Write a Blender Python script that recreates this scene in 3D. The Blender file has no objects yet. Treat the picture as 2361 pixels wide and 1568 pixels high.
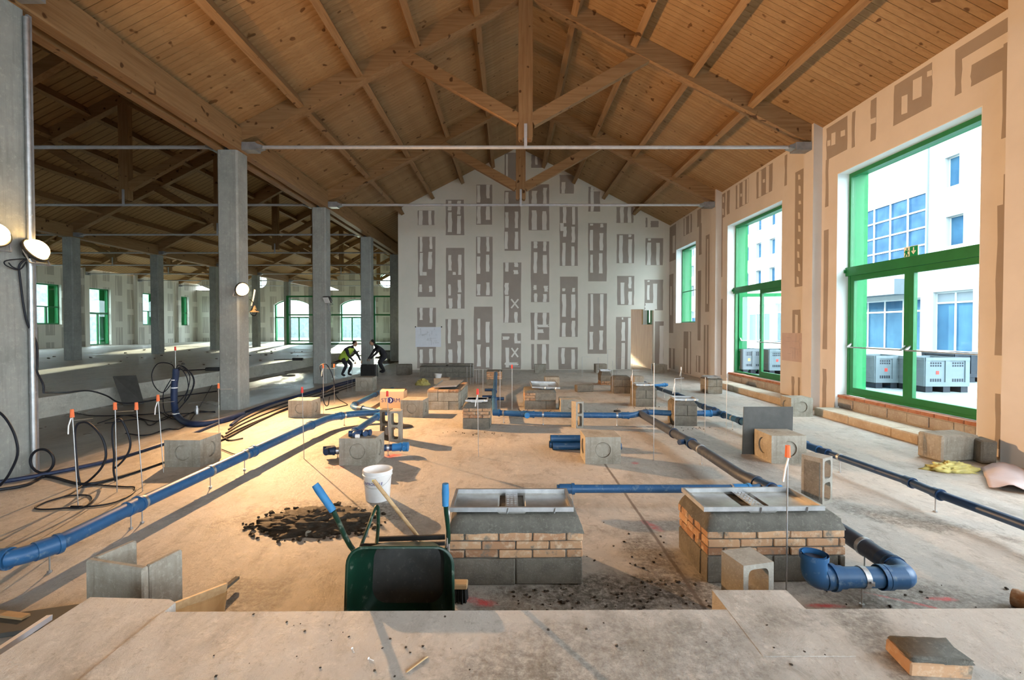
import bpy, math, random
from mathutils import Vector, Matrix, noise as mnoise
random.seed(7)
SC = bpy.context.scene
COL = SC.collection
PI = math.pi
# ------------------------------------------------------------------ camera
F = 1080.0
CX, CY = 1177.0, 774.5
PITCH = math.atan(18.5 / F)
CAMZ = 1.9
cd = bpy.data.cameras.new('camera')
cd.sensor_width = 36.0
cd.lens = F / 2361 * 36
cd.shift_x = (1180.5 - CX) / 2361
cd.shift_y = (CY - 784.0) / 2361
cd.clip_start = 0.05
cd.clip_end = 400
cam = bpy.data.objects.new('camera', cd)
cam.location = (0, 0, CAMZ)
cam.rotation_euler = (PI / 2 - PITCH, 0, 0)
COL.objects.link(cam)
SC.camera = cam
# ------------------------------------------------------------------ view / sky / sun
SC.view_settings.view_transform = 'Standard'
SC.view_settings.look = 'None'
SC.view_settings.gamma = 1
SC.view_settings.use_curve_mapping = False
SC.view_settings.exposure = 2.5
SC.cycles.use_denoising = True
SC.cycles.max_bounces = 6
SC.cycles.diffuse_bounces = 4
SC.cycles.glossy_bounces = 2
SC.cycles.transmission_bounces = 4
SC.cycles.transparent_max_bounces = 8
SC.cycles.caustics_reflective = False
SC.cycles.caustics_refractive = False
SC.cycles.use_adaptive_sampling = True
SC.cycles.adaptive_threshold = 0.03
SC.cycles.sample_clamp_indirect = 6.0
w = bpy.data.worlds.new('sky')
SC.world = w
w.use_nodes = True
bgn = w.node_tree.nodes['Background']
bgn.inputs[0].default_value = (0.80, 0.92, 1.0, 1)
bgn.inputs[1].default_value = 2.5
def lamp(kind, name, energy, color, loc, aim=None, **kw):
    l = bpy.data.lights.new(name, kind)
    l.energy = energy
    l.color = color
    for k, v in kw.items():
        setattr(l, k, v)
    o = bpy.data.objects.new(name, l)
    o.location = loc
    if aim is not None:
        o.rotation_euler = Vector(aim).to_track_quat('-Z', 'Y').to_euler()
    COL.objects.link(o)
    return o
lamp('SUN', 'sun', 4.5, (1.0, 0.90, 0.66), (0, 60, 30), (0.30, -0.94, -0.175), angle=0.02)
# ------------------------------------------------------------------ pixel rays onto real planes (the photo frame is 2361 x 1568)
FW = Vector((0, math.cos(PITCH), -math.sin(PITCH)))
UP = Vector((0, math.sin(PITCH), math.cos(PITCH)))
def ray(px, py):
    return Vector((1, 0, 0)) * ((px - CX) / F) + UP * ((CY - py) / F) + FW
def at(px, py, z=0.0):
    d = ray(px, py); t = (z - CAMZ) / d.z
    return Vector((d.x * t, d.y * t, z))
def aty(px, py, Y):
    d = ray(px, py); t = Y / d.y
    return Vector((d.x * t, Y, CAMZ + d.z * t))
def atx(px, py, X):
    d = ray(px, py); t = X / d.x
    return Vector((X, d.y * t, CAMZ + d.z * t))
# ------------------------------------------------------------------ materials
MATS = {}
def srgb(r, g, b):
    f = lambda c: (c / 255 / 12.92) if c / 255 <= 0.04045 else ((c / 255 + 0.055) / 1.055) ** 2.4
    return (f(r), f(g), f(b), 1)
class NT:
    def __init__(s, name):
        s.m = bpy.data.materials.new(name); s.m.use_nodes = True
        s.t = s.m.node_tree; s.n = s.t.nodes; s.l = s.t.links
        s.b = s.n['Principled BSDF']
    def node(s, typ, **kw):
        n = s.n.new(typ)
        for k, v in kw.items(): setattr(n, k, v)
        return n
    def link(s, a, b): s.l.new(a, b)
    def coord(s, world=False, scale=(1, 1, 1), rot=(0, 0, 0)):
        if world: src = s.node('ShaderNodeNewGeometry').outputs['Position']
        else: src = s.node('ShaderNodeTexCoord').outputs['Object']
        mp = s.node('ShaderNodeMapping')
        mp.inputs['Scale'].default_value = scale; mp.inputs['Rotation'].default_value = rot
        s.link(src, mp.inputs[0]); return mp.outputs[0]
    def noise(s, vec, scale, detail=4, rough=0.6, dist=0.0):
        n = s.node('ShaderNodeTexNoise')
        n.inputs['Scale'].default_value = scale; n.inputs['Detail'].default_value = detail
        n.inputs['Roughness'].default_value = rough; n.inputs['Distortion'].default_value = dist
        if vec is not None: s.link(vec, n.inputs['Vector'])
        return n.outputs['Fac']
    def ramp(s, fac, lo, hi):
        r = s.node('ShaderNodeMapRange'); r.clamp = True
        r.inputs['From Min'].default_value = lo; r.inputs['From Max'].default_value = hi
        s.link(fac, r.inputs['Value']); return r.outputs[0]
    def math(s, op, a, b=None):
        n = s.node('ShaderNodeMath', operation=op); n.use_clamp = False
        for i, v in enumerate((a, b)):
            if v is None: continue
            if isinstance(v, (int, float)): n.inputs[i].default_value = v
            else: s.link(v, n.inputs[i])
        return n.outputs[0]
    def mix(s, fac, a, b):
        n = s.node('ShaderNodeMix', data_type='RGBA')
        for key, v in ((0, fac), (6, a), (7, b)):
            if isinstance(v, (int, float)): n.inputs[key].default_value = v
            elif isinstance(v, tuple): n.inputs[key].default_value = v if len(v) == 4 else v + (1,)
            else: s.link(v, n.inputs[key])
        return n.outputs[2]
    def bump(s, h, strength=0.3, dist=0.01):
        n = s.node('ShaderNodeBump'); n.inputs['Strength'].default_value = strength
        n.inputs['Distance'].default_value = dist
        s.link(h, n.inputs['Height']); s.link(n.outputs[0], s.b.inputs['Normal'])
    def base(s, c):
        if isinstance(c, tuple): s.b.inputs['Base Color'].default_value = c if len(c) == 4 else c + (1,)
        else: s.link(c, s.b.inputs['Base Color'])
    def set(s, rough=0.8, metal=0.0, spec=0.3):
        s.b.inputs['Roughness'].default_value = rough; s.b.inputs['Metallic'].default_value = metal
        s.b.inputs['Specular IOR Level'].default_value = spec
def reg(name, nt):
    MATS[name] = nt.m; return nt.m
def simple(name, c1, c2=None, scale=6, rough=0.7, metal=0.0, spec=0.3, bump=0.0, world=False, lo=0.35, hi=0.65, stretch=(1, 1, 1), c3=None, s3=40):
    t = NT(name)
    v = t.coord(world, stretch)
    col = c1 if len(c1) == 4 else c1 + (1,)
    f = None
    if c2 is not None:
        f = t.noise(v, scale, 5, 0.65)
        col = t.mix(t.ramp(f, lo, hi), col, c2)
    if c3 is not None:
        g = t.noise(v, s3, 3, 0.7)
        col = t.mix(t.ramp(g, 0.58, 0.72), col, c3)
    t.base(col); t.set(rough, metal, spec)
    if bump:
        t.bump(t.noise(v, scale * 6, 4, 0.7), bump, 0.01)
    return reg(name, t)
def wood(name, c1, c2, rot=(0, 0, 0), stretch=(1, 1, 1), knots=True, rough=0.6, rnd=False):
    t = NT(name)
    v = t.coord(False, stretch, rot)
    g = t.noise(v, 9, 5, 0.6, 0.6)
    col = t.mix(t.ramp(g, 0.35, 0.7), c1, c2)
    if knots:
        kn = t.noise(t.coord(True, (1, 1, 1)), 5.5, 1, 0.4)
        col = t.mix(t.ramp(kn, 0.70, 0.75), col, (c2[0] * 0.35, c2[1] * 0.28, c2[2] * 0.22, 1))
    if rnd:
        oi = t.node('ShaderNodeObjectInfo')
        col = t.mix(t.math('MULTIPLY', oi.outputs['Random'], 0.45), col, (c2[0] * 0.85, c2[1] * 0.78, c2[2] * 0.7, 1))
    t.base(col); t.set(rough, 0, 0.25)
    return reg(name, t)
# ------------------------------------------------------------------ mesh building
class MB:
    def __init__(s):
        s.v = []; s.f = []; s.mi = []
    def add(s, vs, fs, m=0):
        o = len(s.v); s.v += [tuple(p) for p in vs]
        for f in fs: s.f.append(tuple(i + o for i in f)); s.mi.append(m)
        return s
    def box(s, x0, x1, y0, y1, z0, z1, m=0):
        e = lambda: random.uniform(-4e-4, 4e-4)        # keeps crossing members of one frame from being coplanar
        x0 += e(); x1 += e(); y0 += e(); y1 += e(); z0 += e(); z1 += e()
        return s.add([(x0, y0, z0), (x1, y0, z0), (x1, y1, z0), (x0, y1, z0), (x0, y0, z1), (x1, y0, z1), (x1, y1, z1), (x0, y1, z1)],
                     [(0, 3, 2, 1), (4, 5, 6, 7), (0, 1, 5, 4), (1, 2, 6, 5), (2, 3, 7, 6), (3, 0, 4, 7)], m)
    def cbox(s, x0, x1, y0, y1, z0, z1, c=0.008, m=0, jit=0.0):
        vs = []; idx = {}
        X, Y, Z = (x0, x1), (y0, y1), (z0, z1)
        for i in (0, 1):
            for j in (0, 1):
                for k in (0, 1):
                    sx, sy, sz = (1, -1)[i], (1, -1)[j], (1, -1)[k]
                    jx, jy, jz = [random.uniform(-jit, jit) for _ in range(3)]
                    p = (X[i] + jx, Y[j] + jy, Z[k] + jz)
                    idx[i, j, k] = len(vs)
                    vs += [(p[0], p[1] + sy * c, p[2] + sz * c), (p[0] + sx * c, p[1], p[2] + sz * c), (p[0] + sx * c, p[1] + sy * c, p[2])]
        fs = []
        def q(a, b, c_, d): fs.append((a, b, c_, d))
        g = lambda i, j, k, a: idx[i, j, k] + a
        q(g(0, 0, 0, 0), g(0, 0, 1, 0), g(0, 1, 1, 0), g(0, 1, 0, 0)); q(g(1, 0, 0, 0), g(1, 1, 0, 0), g(1, 1, 1, 0), g(1, 0, 1, 0))
        q(g(0, 0, 0, 1), g(1, 0, 0, 1), g(1, 0, 1, 1), g(0, 0, 1, 1)); q(g(0, 1, 0, 1), g(0, 1, 1, 1), g(1, 1, 1, 1), g(1, 1, 0, 1))
        q(g(0, 0, 0, 2), g(0, 1, 0, 2), g(1, 1, 0, 2), g(1, 0, 0, 2)); q(g(0, 0, 1, 2), g(1, 0, 1, 2), g(1, 1, 1, 2), g(0, 1, 1, 2))
        for j in (0, 1):
            for k in (0, 1): q(g(0, j, k, 1), g(0, j, k, 2), g(1, j, k, 2), g(1, j, k, 1))
        for i in (0, 1):
            for k in (0, 1): q(g(i, 0, k, 0), g(i, 0, k, 2), g(i, 1, k, 2), g(i, 1, k, 0))
        for i in (0, 1):
            for j in (0, 1): q(g(i, j, 0, 0), g(i, j, 0, 1), g(i, j, 1, 1), g(i, j, 1, 0))
        for i in (0, 1):
            for j in (0, 1):
                for k in (0, 1): fs.append((g(i, j, k, 0), g(i, j, k, 1), g(i, j, k, 2)))
        return s.add(vs, fs, m)
    def xf(s, M, start=0):
        s.v[start:] = [tuple(M @ Vector(p)) for p in s.v[start:]]; return s
    def bar(s, p, q, w_, h, up=(0, 0, 1), m=0):
        """box from p to q, w_ across, h along up"""
        p, q = Vector(p), Vector(q); d = (q - p).normalized()
        side = d.cross(Vector(up)).normalized(); u = side.cross(d).normalized()
        a, b = side * w_ / 2, u * h / 2
        vs = [p - a - b, p + a - b, p + a + b, p - a + b, q - a - b, q + a - b, q + a + b, q - a + b]
        return s.add(vs, [(3, 2, 1, 0), (4, 5, 6, 7), (0, 1, 5, 4), (1, 2, 6, 5), (2, 3, 7, 6), (3, 0, 4, 7)], m)
    def tube(s, pts, r, n=8, cap=True, m=0, r2=None, inner=None):
        pts = [Vector(p) for p in pts]; L = len(pts); rings = []
        ref = None; base = len(s.v); vs = []
        for i, p in enumerate(pts):
            d = (pts[min(i + 1, L - 1)] - pts[max(i - 1, 0)])
            d = d.normalized() if d.length > 1e-9 else Vector((0, 0, 1))
            if ref is None:
                ref = Vector((0, 0, 1)) if abs(d.z) < 0.9 else Vector((1, 0, 0))
            a = (ref - d * ref.dot(d)).normalized(); b = d.cross(a); ref = a
            rr = r[i] if isinstance(r, (list, tuple)) else (r if r2 is None else r + (r2 - r) * i / max(1, L - 1))
            rings.append(len(vs))
            for k in range(n):
                t = 2 * PI * k / n
                vs.append(p + a * (math.cos(t) * rr) + b * (math.sin(t) * rr))
        fs = []
        for i in range(L - 1):
            for k in range(n):
                k2 = (k + 1) % n
                fs.append((rings[i] + k, rings[i] + k2, rings[i + 1] + k2, rings[i + 1] + k))
        if cap:
            fs.append(tuple(range(rings[0] + n - 1, rings[0] - 1, -1))); fs.append(tuple(range(rings[-1], rings[-1] + n)))
        return s.add(vs, fs, m)
    def lathe(s, prof, n=24, m=0, c=(0, 0, 0)):
        vs = []; fs = []; L = len(prof)
        for r, z in prof:
            for k in range(n):
                t = 2 * PI * k / n; vs.append((c[0] + math.cos(t) * r, c[1] + math.sin(t) * r, c[2] + z))
        for i in range(L - 1):
            for k in range(n):
                k2 = (k + 1) % n; fs.append((i * n + k, i * n + k2, (i + 1) * n + k2, (i + 1) * n + k))
        return s.add(vs, fs, m)
    def prism(s, poly, axis, a0, a1, m=0):
        """poly of 2-D points extruded along axis ('x','y','z')"""
        mk = {'x': lambda p, a: (a, p[0], p[1]), 'y': lambda p, a: (p[0], a, p[1]), 'z': lambda p, a: (p[0], p[1], a)}[axis]
        n = len(poly)
        vs = [mk(p, a0) for p in poly] + [mk(p, a1) for p in poly]
        fs = [tuple(range(n)), tuple(range(2 * n - 1, n - 1, -1))] + [(i, i + n, (i + 1) % n + n, (i + 1) % n) for i in range(n)]
        return s.add(vs, fs, m)
    def build(s, name, mat, parent=None, smooth=False, loc=None, rz=0, fixn=True):
        me = bpy.data.meshes.new(name); me.from_pydata(s.v, [], s.f); me.update()
        for mm in (mat if isinstance(mat, (list, tuple)) else [mat]): me.materials.append(MATS[mm] if isinstance(mm, str) else mm)
        if any(s.mi): me.polygons.foreach_set('material_index', s.mi)
        if fixn:
            import bmesh
            bm = bmesh.new(); bm.from_mesh(me); bmesh.ops.recalc_face_normals(bm, faces=bm.faces); bm.to_mesh(me); bm.free()
        if smooth: 
            me.polygons.foreach_set('use_smooth', [True] * len(me.polygons))
            if smooth != 'all':
                me.set_sharp_from_angle(angle=math.radians(35))
        return obj(name, me, parent, loc, rz)
def obj(name, me, parent=None, loc=None, rz=0):
    o = bpy.data.objects.new(name, me); COL.objects.link(o)
    if parent is not None: o.parent = parent
    if loc is not None: o.location = loc
    if rz: o.rotation_euler = (0, 0, rz)
    return o
def tag(o, label=None, cat=None, group=None, kind=None):
    if label: o['label'] = label
    if cat: o['category'] = cat
    if group: o['group'] = group
    if kind: o['kind'] = kind
    return o
def thing(name, label, cat, loc=(0, 0, 0), rz=0, group=None):
    o = bpy.data.objects.new(name, None); COL.objects.link(o); o.empty_display_size = 0.1
    o.location = loc; o.rotation_euler = (0, 0, rz)
    return tag(o, label, cat, group)
def struct(o, label=None): return tag(o, label, kind='structure')
def smooth_path(pts, n=6):
    """Catmull-Rom through the points"""
    pts = [Vector(p) for p in pts]; out = []
    P = [pts[0] * 2 - pts[1]] + pts + [pts[-1] * 2 - pts[-2]]
    for i in range(1, len(P) - 2):
        for k in range(n):
            t = k / n; a, b, c, d = P[i - 1], P[i], P[i + 1], P[i + 2]
            out.append(0.5 * ((2 * b) + (c - a) * t + (2 * a - 5 * b + 4 * c - d) * t * t + (3 * b - a - 3 * c + d) * t ** 3))
    out.append(pts[-1]); return out
def bend_path(pts, rad=0.12, n=5):
    """straight runs with rounded corners"""
    pts = [Vector(p) for p in pts]; out = [pts[0]]
    for i in range(1, len(pts) - 1):
        a, b, c = pts[i - 1], pts[i], pts[i + 1]
        r1 = min(rad, (b - a).length * 0.45, (c - b).length * 0.45)
        p, q = b + (a - b).normalized() * r1, b + (c - b).normalized() * r1
        for k in range(n + 1):
            t = k / n; out.append((1 - t) ** 2 * p + 2 * t * (1 - t) * b + t * t * q)
    out.append(pts[-1]); return out
# ------------------------------------------------------------------ material library
ROOF = math.atan(0.512)
WA, WB = (0.32, 0.19, 0.09, 1), (0.22, 0.122, 0.053, 1)
wood('board_l', (0.39, 0.245, 0.12, 1), (0.28, 0.165, 0.075, 1), rot=(0, ROOF, 0), stretch=(0.12, 1.4, 1), rnd=True)
wood('board_r', (0.39, 0.245, 0.12, 1), (0.28, 0.165, 0.075, 1), rot=(0, -ROOF, 0), stretch=(0.12, 1.4, 1), rnd=True)
wood('beam_y', WA, WB, stretch=(2, 0.12, 2))
wood('beam_l', WA, WB, rot=(0, ROOF, 0), stretch=(0.12, 2, 2))
wood('beam_r', WA, WB, rot=(0, -ROOF, 0), stretch=(0.12, 2, 2))
wood('beam_z', WA, WB, stretch=(2, 2, 0.12))
wood('timber', (0.52, 0.36, 0.20, 1), (0.40, 0.25, 0.12, 1), stretch=(0.3, 3, 3), knots=False)
wood('plywood', (0.55, 0.34, 0.16, 1), (0.42, 0.24, 0.10, 1), stretch=(1, 1, 0.1), knots=False)
def far_boards():
    t = NT('far_boards')
    v = t.coord(True)
    wv = t.node('ShaderNodeTexWave', wave_type='BANDS', bands_direction='Y'); wv.inputs['Scale'].default_value = 1.1
    wv.inputs['Distortion'].default_value = 0.0
    t.link(v, wv.inputs[0])
    g = t.noise(t.coord(True, (0.2, 3, 1)), 4, 4)
    col = t.mix(t.ramp(g, 0.35, 0.7), (0.44, 0.265, 0.12, 1), (0.33, 0.19, 0.08, 1))
    col = t.mix(t.ramp(wv.outputs['Fac'], 0.9, 1.0), col, (0.16, 0.08, 0.03, 1))
    t.base(col); t.set(0.7); reg('far_boards', t)
far_boards()
def concrete(name, c1, c2, c3, rough=0.85, world=False, streak=False, bump=0.4, sc=1.0):
    t = NT(name)
    v = t.coord(world)
    a = t.noise(v, 2.2 * sc, 6, 0.65)
    col = t.mix(t.ramp(a, 0.35, 0.65), c1, c2)
    b = t.noise(v, 14 * sc, 5, 0.75)
    col = t.mix(t.ramp(b, 0.52, 0.75), col, c3)
    if streak:
        s_ = t.noise(t.coord(world, (14, 14, 0.6)), 1.6, 5, 0.7)
        col = t.mix(t.math('MULTIPLY', t.ramp(s_, 0.5, 0.8), 0.55), col, tuple(x * 0.6 for x in c2[:3]))
    p = t.noise(v, 60 * sc, 3, 0.8)
    t.base(col); t.set(rough)
    t.bump(t.math('ADD', p, b), bump, 0.006)
    return reg(name, t)
concrete('column_concrete', (0.33, 0.34, 0.32, 1), (0.25, 0.26, 0.245, 1), (0.40, 0.40, 0.37, 1), streak=True, bump=0.25)
concrete('block_concrete', (0.35, 0.325, 0.275, 1), (0.24, 0.215, 0.175, 1), (0.45, 0.42, 0.36, 1), bump=0.5, sc=2, streak=True)
concrete('cmu_concrete', (0.34, 0.32, 0.28, 1), (0.26, 0.24, 0.205, 1), (0.45, 0.42, 0.37, 1), bump=0.8, sc=4)
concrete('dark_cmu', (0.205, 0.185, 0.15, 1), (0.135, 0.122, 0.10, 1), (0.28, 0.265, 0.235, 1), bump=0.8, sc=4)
concrete('mortar', (0.15, 0.14, 0.12, 1), (0.10, 0.095, 0.08, 1), (0.22, 0.205, 0.18, 1), bump=1.0, sc=3)
concrete('wet_mud', (0.055, 0.040, 0.027, 1), (0.030, 0.022, 0.015, 1), (0.10, 0.073, 0.048, 1), bump=1.0, sc=5, rough=0.6)
concrete('step_concrete', (0.50, 0.44, 0.35, 1), (0.38, 0.31, 0.23, 1), (0.56, 0.50, 0.42, 1), world=True, bump=0.5)
concrete('sill_masonry', (0.42, 0.40, 0.36, 1), (0.33, 0.28, 0.24, 1), (0.50, 0.48, 0.44, 1), world=True, bump=0.8, sc=2)
def brickmat():
    t = NT('brick')
    v = t.coord(True)
    oi = t.node('ShaderNodeObjectInfo')
    col = t.mix(oi.outputs['Random'], (0.46, 0.28, 0.16, 1), (0.28, 0.145, 0.08, 1))
    a = t.noise(v, 16, 5, 0.7)
    col = t.mix(t.ramp(a, 0.50, 0.75), col, (0.56, 0.45, 0.33, 1))
    b = t.noise(v, 9, 4, 0.7)
    col = t.mix(t.ramp(b, 0.54, 0.66), col, (0.17, 0.145, 0.115, 1))
    t.base(col); t.set(0.9); t.bump(t.noise(v, 90, 3), 0.4, 0.004); reg('brick', t)
brickmat()
simple('terracotta', (0.30, 0.12, 0.07, 1), (0.40, 0.20, 0.13, 1), 8, 0.9, bump=0.3)
# floor: dusty cast concrete with stains, mud near the piers and marking paint
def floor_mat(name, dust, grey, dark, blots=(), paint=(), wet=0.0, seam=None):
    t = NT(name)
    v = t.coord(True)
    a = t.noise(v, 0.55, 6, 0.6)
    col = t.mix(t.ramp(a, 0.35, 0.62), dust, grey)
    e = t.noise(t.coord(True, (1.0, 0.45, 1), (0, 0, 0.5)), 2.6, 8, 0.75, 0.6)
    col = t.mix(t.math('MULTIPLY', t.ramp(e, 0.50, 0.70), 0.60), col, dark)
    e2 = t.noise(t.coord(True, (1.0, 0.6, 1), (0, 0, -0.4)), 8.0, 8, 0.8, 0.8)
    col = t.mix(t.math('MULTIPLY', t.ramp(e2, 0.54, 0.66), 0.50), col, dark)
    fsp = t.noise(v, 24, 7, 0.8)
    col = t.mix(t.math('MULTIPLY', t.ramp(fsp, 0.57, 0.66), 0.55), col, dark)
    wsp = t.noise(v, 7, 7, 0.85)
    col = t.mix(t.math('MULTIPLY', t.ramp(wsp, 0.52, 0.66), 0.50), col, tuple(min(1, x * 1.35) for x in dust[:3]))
    warp = t.noise(v, 3.2, 5, 0.7)
    sep = t.node('ShaderNodeSeparateXYZ'); t.link(v, sep.inputs[0])
    def blob(cx, cy, rx, ry, rz, thr=0.42, soft=0.25):
        dx = t.math('SUBTRACT', sep.outputs[0], cx); dy = t.math('SUBTRACT', sep.outputs[1], cy)
        c_, s_ = math.cos(rz), math.sin(rz)
        u = t.math('DIVIDE', t.math('ADD', t.math('MULTIPLY', dx, c_), t.math('MULTIPLY', dy, s_)), rx)
        w_ = t.math('DIVIDE', t.math('SUBTRACT', t.math('MULTIPLY', dy, c_), t.math('MULTIPLY', dx, s_)), ry)
        d = t.math('SQRT', t.math('ADD', t.math('MULTIPLY', u, u), t.math('MULTIPLY', w_, w_)))
        k = t.math('SUBTRACT', t.math('ADD', 1.5, t.math('MULTIPLY', t.math('SUBTRACT', warp, 0.5), 2.4)), d)
        return t.ramp(k, thr, thr + soft)
    for (cx, cy, rx, ry, rz, amt) in blots:
        k = blob(cx, cy, rx, ry, rz, 0.4, 0.5)
        k = t.math('MULTIPLY', k, t.ramp(fsp, 0.36, 0.56))
        col = t.mix(t.math('MULTIPLY', k, amt), col, (0.075, 0.062, 0.045, 1))
    for (cx, cy, rx, ry, rz) in paint:
        k = blob(cx, cy, rx, ry, rz, 0.35, 0.7)
        k = t.math('MULTIPLY', k, t.ramp(wsp, 0.35, 0.6))
        col = t.mix(t.math('MULTIPLY', k, 0.95), col, (0.72, 0.05, 0.06, 1))
    if seam:
        for (x, y0, y1, wd) in seam:
            dx = t.math('ABSOLUTE', t.math('SUBTRACT', t.math('ADD', sep.outputs[0], t.math('MULTIPLY', warp, 0.03)), x))
            k = t.math('SUBTRACT', 1.0, t.ramp(dx, wd * 0.4, wd))
            k = t.math('MULTIPLY', k, t.math('LESS_THAN', sep.outputs[1], y1)); k = t.math('MULTIPLY', k, t.math('GREATER_THAN', sep.outputs[1], y0))
            col = t.mix(t.math('MULTIPLY', k, 0.8), col, (0.10, 0.07, 0.05, 1))
    t.base(col)
    rr = t.node('ShaderNodeMapRange'); t.link(a, rr.inputs[0]); rr.inputs[1].default_value = 0.3; rr.inputs[2].default_value = 0.7
    rr.inputs[3].default_value = 0.66 - wet; rr.inputs[4].default_value = 0.42 - wet * .8
    t.link(rr.outputs[0], t.b.inputs['Roughness']); t.b.inputs['Specular IOR Level'].default_value = 0.45
    t.bump(t.math('ADD', e, t.math('ADD', t.math('MULTIPLY', fsp, 0.7), e2)), 0.6, 0.02)
    return reg(name, t)
DUST, GREY, DARK = (0.52, 0.47, 0.41, 1), (0.40, 0.385, 0.355, 1), (0.17, 0.13, 0.09, 1)
floor_mat('floor_main', DUST, GREY, DARK,
          blots=[(0.75, 3.35, 0.7, 0.25, 0, .95), (0.3, 3.2, 0.8, 0.25, 0, .6), (1.45, 3.35, 0.45, 0.3, 0, .7), (1.2, 3.75, 0.25, 0.5, 0, .7), (2.6, 3.35, 0.7, 0.25, 0, .6),
                 (3.9, 4.6, 0.7, 0.25, -0.6, .7), (3.3, 5.4, 0.5, 0.2, -0.5, .5), (-1.9, 4.7, 0.95, 0.5, 0.1, .9), (0.7, 10.2, 0.9, 0.6, 0, .5), (3.1, 3.2, 0.9, 0.2, 0, .5),
                 (-0.6, 8.3, 0.7, 0.3, 0, .4), (1.3, 4.4, 0.6, 0.25, 0.3, .4), (-1.9, 3.3, 0.35, 0.3, 0.2, .6), (0.2, 5.6, 0.6, 0.12, 0, .35)],
          paint=[(-0.22, 3.22, 0.14, 0.05, -0.3), (1.36, 4.45, 0.05, 0.14, 0.4), (2.15, 3.17, 0.14, 0.03, 0), (2.75, 3.22, 0.22, 0.02, -0.5), (-2.4, 6.35, 0.16, 0.09, 0), (-1.75, 6.9, 0.14, 0.14, 0),
                 (1.75, 6.55, 0.07, 0.07, 0), (2.05, 3.55, 0.1, 0.05, 0), (3.0, 3.25, 0.12, 0.03, 0)],
          seam=[(1.33, 3.0, 6.6, 0.022)])
floor_mat('floor_side', (0.30, 0.29, 0.25, 1), (0.23, 0.225, 0.20, 1), (0.12, 0.11, 0.09, 1), wet=0.25)  # wet side strip; its darker colour also holds the shade beside the columns
floor_mat('slab_main', (0.54, 0.50, 0.45, 1), (0.45, 0.43, 0.40, 1), (0.22, 0.19, 0.15, 1),
          blots=[(0.5, 2.1, 0.9, 0.3, 0.1, .45), (-0.1, 1.85, 0.5, 0.2, 0.4, .4), (1.75, 2.2, 0.12, 0.4, -0.3, .6), (1.4, 2.35, 0.25, 0.1, 0, .4)])
floor_mat('slab_far', (0.62, 0.60, 0.53, 1), (0.54, 0.53, 0.47, 1), (0.26, 0.24, 0.2, 1), wet=0.1)
# plasterboard
def plaster(name, c1, c2):
    t = NT(name); v = t.coord(True)
    col = t.mix(t.ramp(t.noise(v, 1.3, 4, 0.6), 0.35, 0.7), c1, c2)
    t.base(col); t.set(0.85, 0, 0.2); t.bump(t.noise(v, 25, 3), 0.08, 0.004); return reg(name, t)
plaster('filler', (0.76, 0.715, 0.64, 1), (0.71, 0.68, 0.60, 1))
plaster('filler_light', (0.82, 0.785, 0.74, 1), (0.77, 0.74, 0.69, 1))
plaster('bare_board', (0.39, 0.335, 0.295, 1), (0.35, 0.295, 0.26, 1))
plaster('wall_warm', (0.64, 0.60, 0.56, 1), (0.59, 0.55, 0.51, 1))
plaster('bare_warm', (0.34, 0.295, 0.26, 1), (0.30, 0.255, 0.225, 1))
plaster('reveal', (0.78, 0.80, 0.80, 1), (0.72, 0.74, 0.73, 1))
def far_plaster():
    t = NT('far_plaster'); v = t.coord(True)
    br = t.node('ShaderNodeTexBrick'); mp = t.node('ShaderNodeMapping'); t.link(v, mp.inputs[0])
    mp.inputs['Rotation'].default_value = (0, PI / 2, 0)
    cmb = t.node('ShaderNodeCombineXYZ'); sep = t.node('ShaderNodeSeparateXYZ'); t.link(v, sep.inputs[0])
    t.link(sep.outputs[2], cmb.inputs[0]); t.link(t.math('ADD', sep.outputs[0], sep.outputs[1]), cmb.inputs[1])
    t.link(cmb.outputs[0], br.inputs['Vector'])
    br.inputs['Scale'].default_value = 1.0; br.inputs['Brick Width'].default_value = 2.2; br.inputs['Row Height'].default_value = 1.2
    br.inputs['Mortar Size'].default_value = 0.26; br.inputs['Mortar Smooth'].default_value = 0.05
    br.inputs['Color1'].default_value = (0.42, 0.40, 0.35, 1); br.inputs['Color2'].default_value = (0.46, 0.43, 0.38, 1); br.inputs['Mortar'].default_value = (0.64, 0.62, 0.55, 1)
    st = t.noise(t.coord(True, (9, 9, 0.35)), 1.0, 1)
    col = t.mix(t.math('MULTIPLY', t.ramp(st, 0.55, 0.60), 0.75), br.outputs['Color'], (0.66, 0.64, 0.57, 1))
    t.base(col); t.set(0.85); reg('far_plaster', t)
far_plaster()
simple('green_dark', (0.010, 0.155, 0.045, 1), (0.014, 0.19, 0.055, 1), 3, 0.45, spec=0.4)
simple('green_bright', (0.0, 0.175, 0.045, 1), (0.0, 0.195, 0.052, 1), 3, 0.5)
simple('galv', (0.50, 0.51, 0.52, 1), (0.38, 0.39, 0.40, 1), 12, 0.42, 0.85)
simple('steel_grey', (0.22, 0.23, 0.25, 1), (0.30, 0.31, 0.33, 1), 6, 0.5, 0.35)
simple('tie_steel', (0.50, 0.51, 0.54, 1), (0.42, 0.43, 0.46, 1), 6, 0.5, 0.3)
simple('stainless', (0.44, 0.43, 0.41, 1), (0.30, 0.285, 0.26, 1), 5, 0.34, 0.9)
simple('blue_pipe', (0.016, 0.082, 0.20, 1), (0.022, 0.10, 0.24, 1), 5, 0.42, spec=0.45, c3=(0.12, 0.19, 0.28, 1), s3=14)
simple('grey_pipe', (0.035, 0.048, 0.075, 1), (0.05, 0.065, 0.10, 1), 5, 0.5, spec=0.4, c3=(0.09, 0.10, 0.12, 1), s3=14)
simple('navy_pipe', (0.010, 0.035, 0.09, 1), (0.014, 0.047, 0.12, 1), 5, 0.45, spec=0.4)
simple('bright_blue', (0.025, 0.17, 0.42, 1), (0.035, 0.21, 0.48, 1), 5, 0.5)
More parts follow.
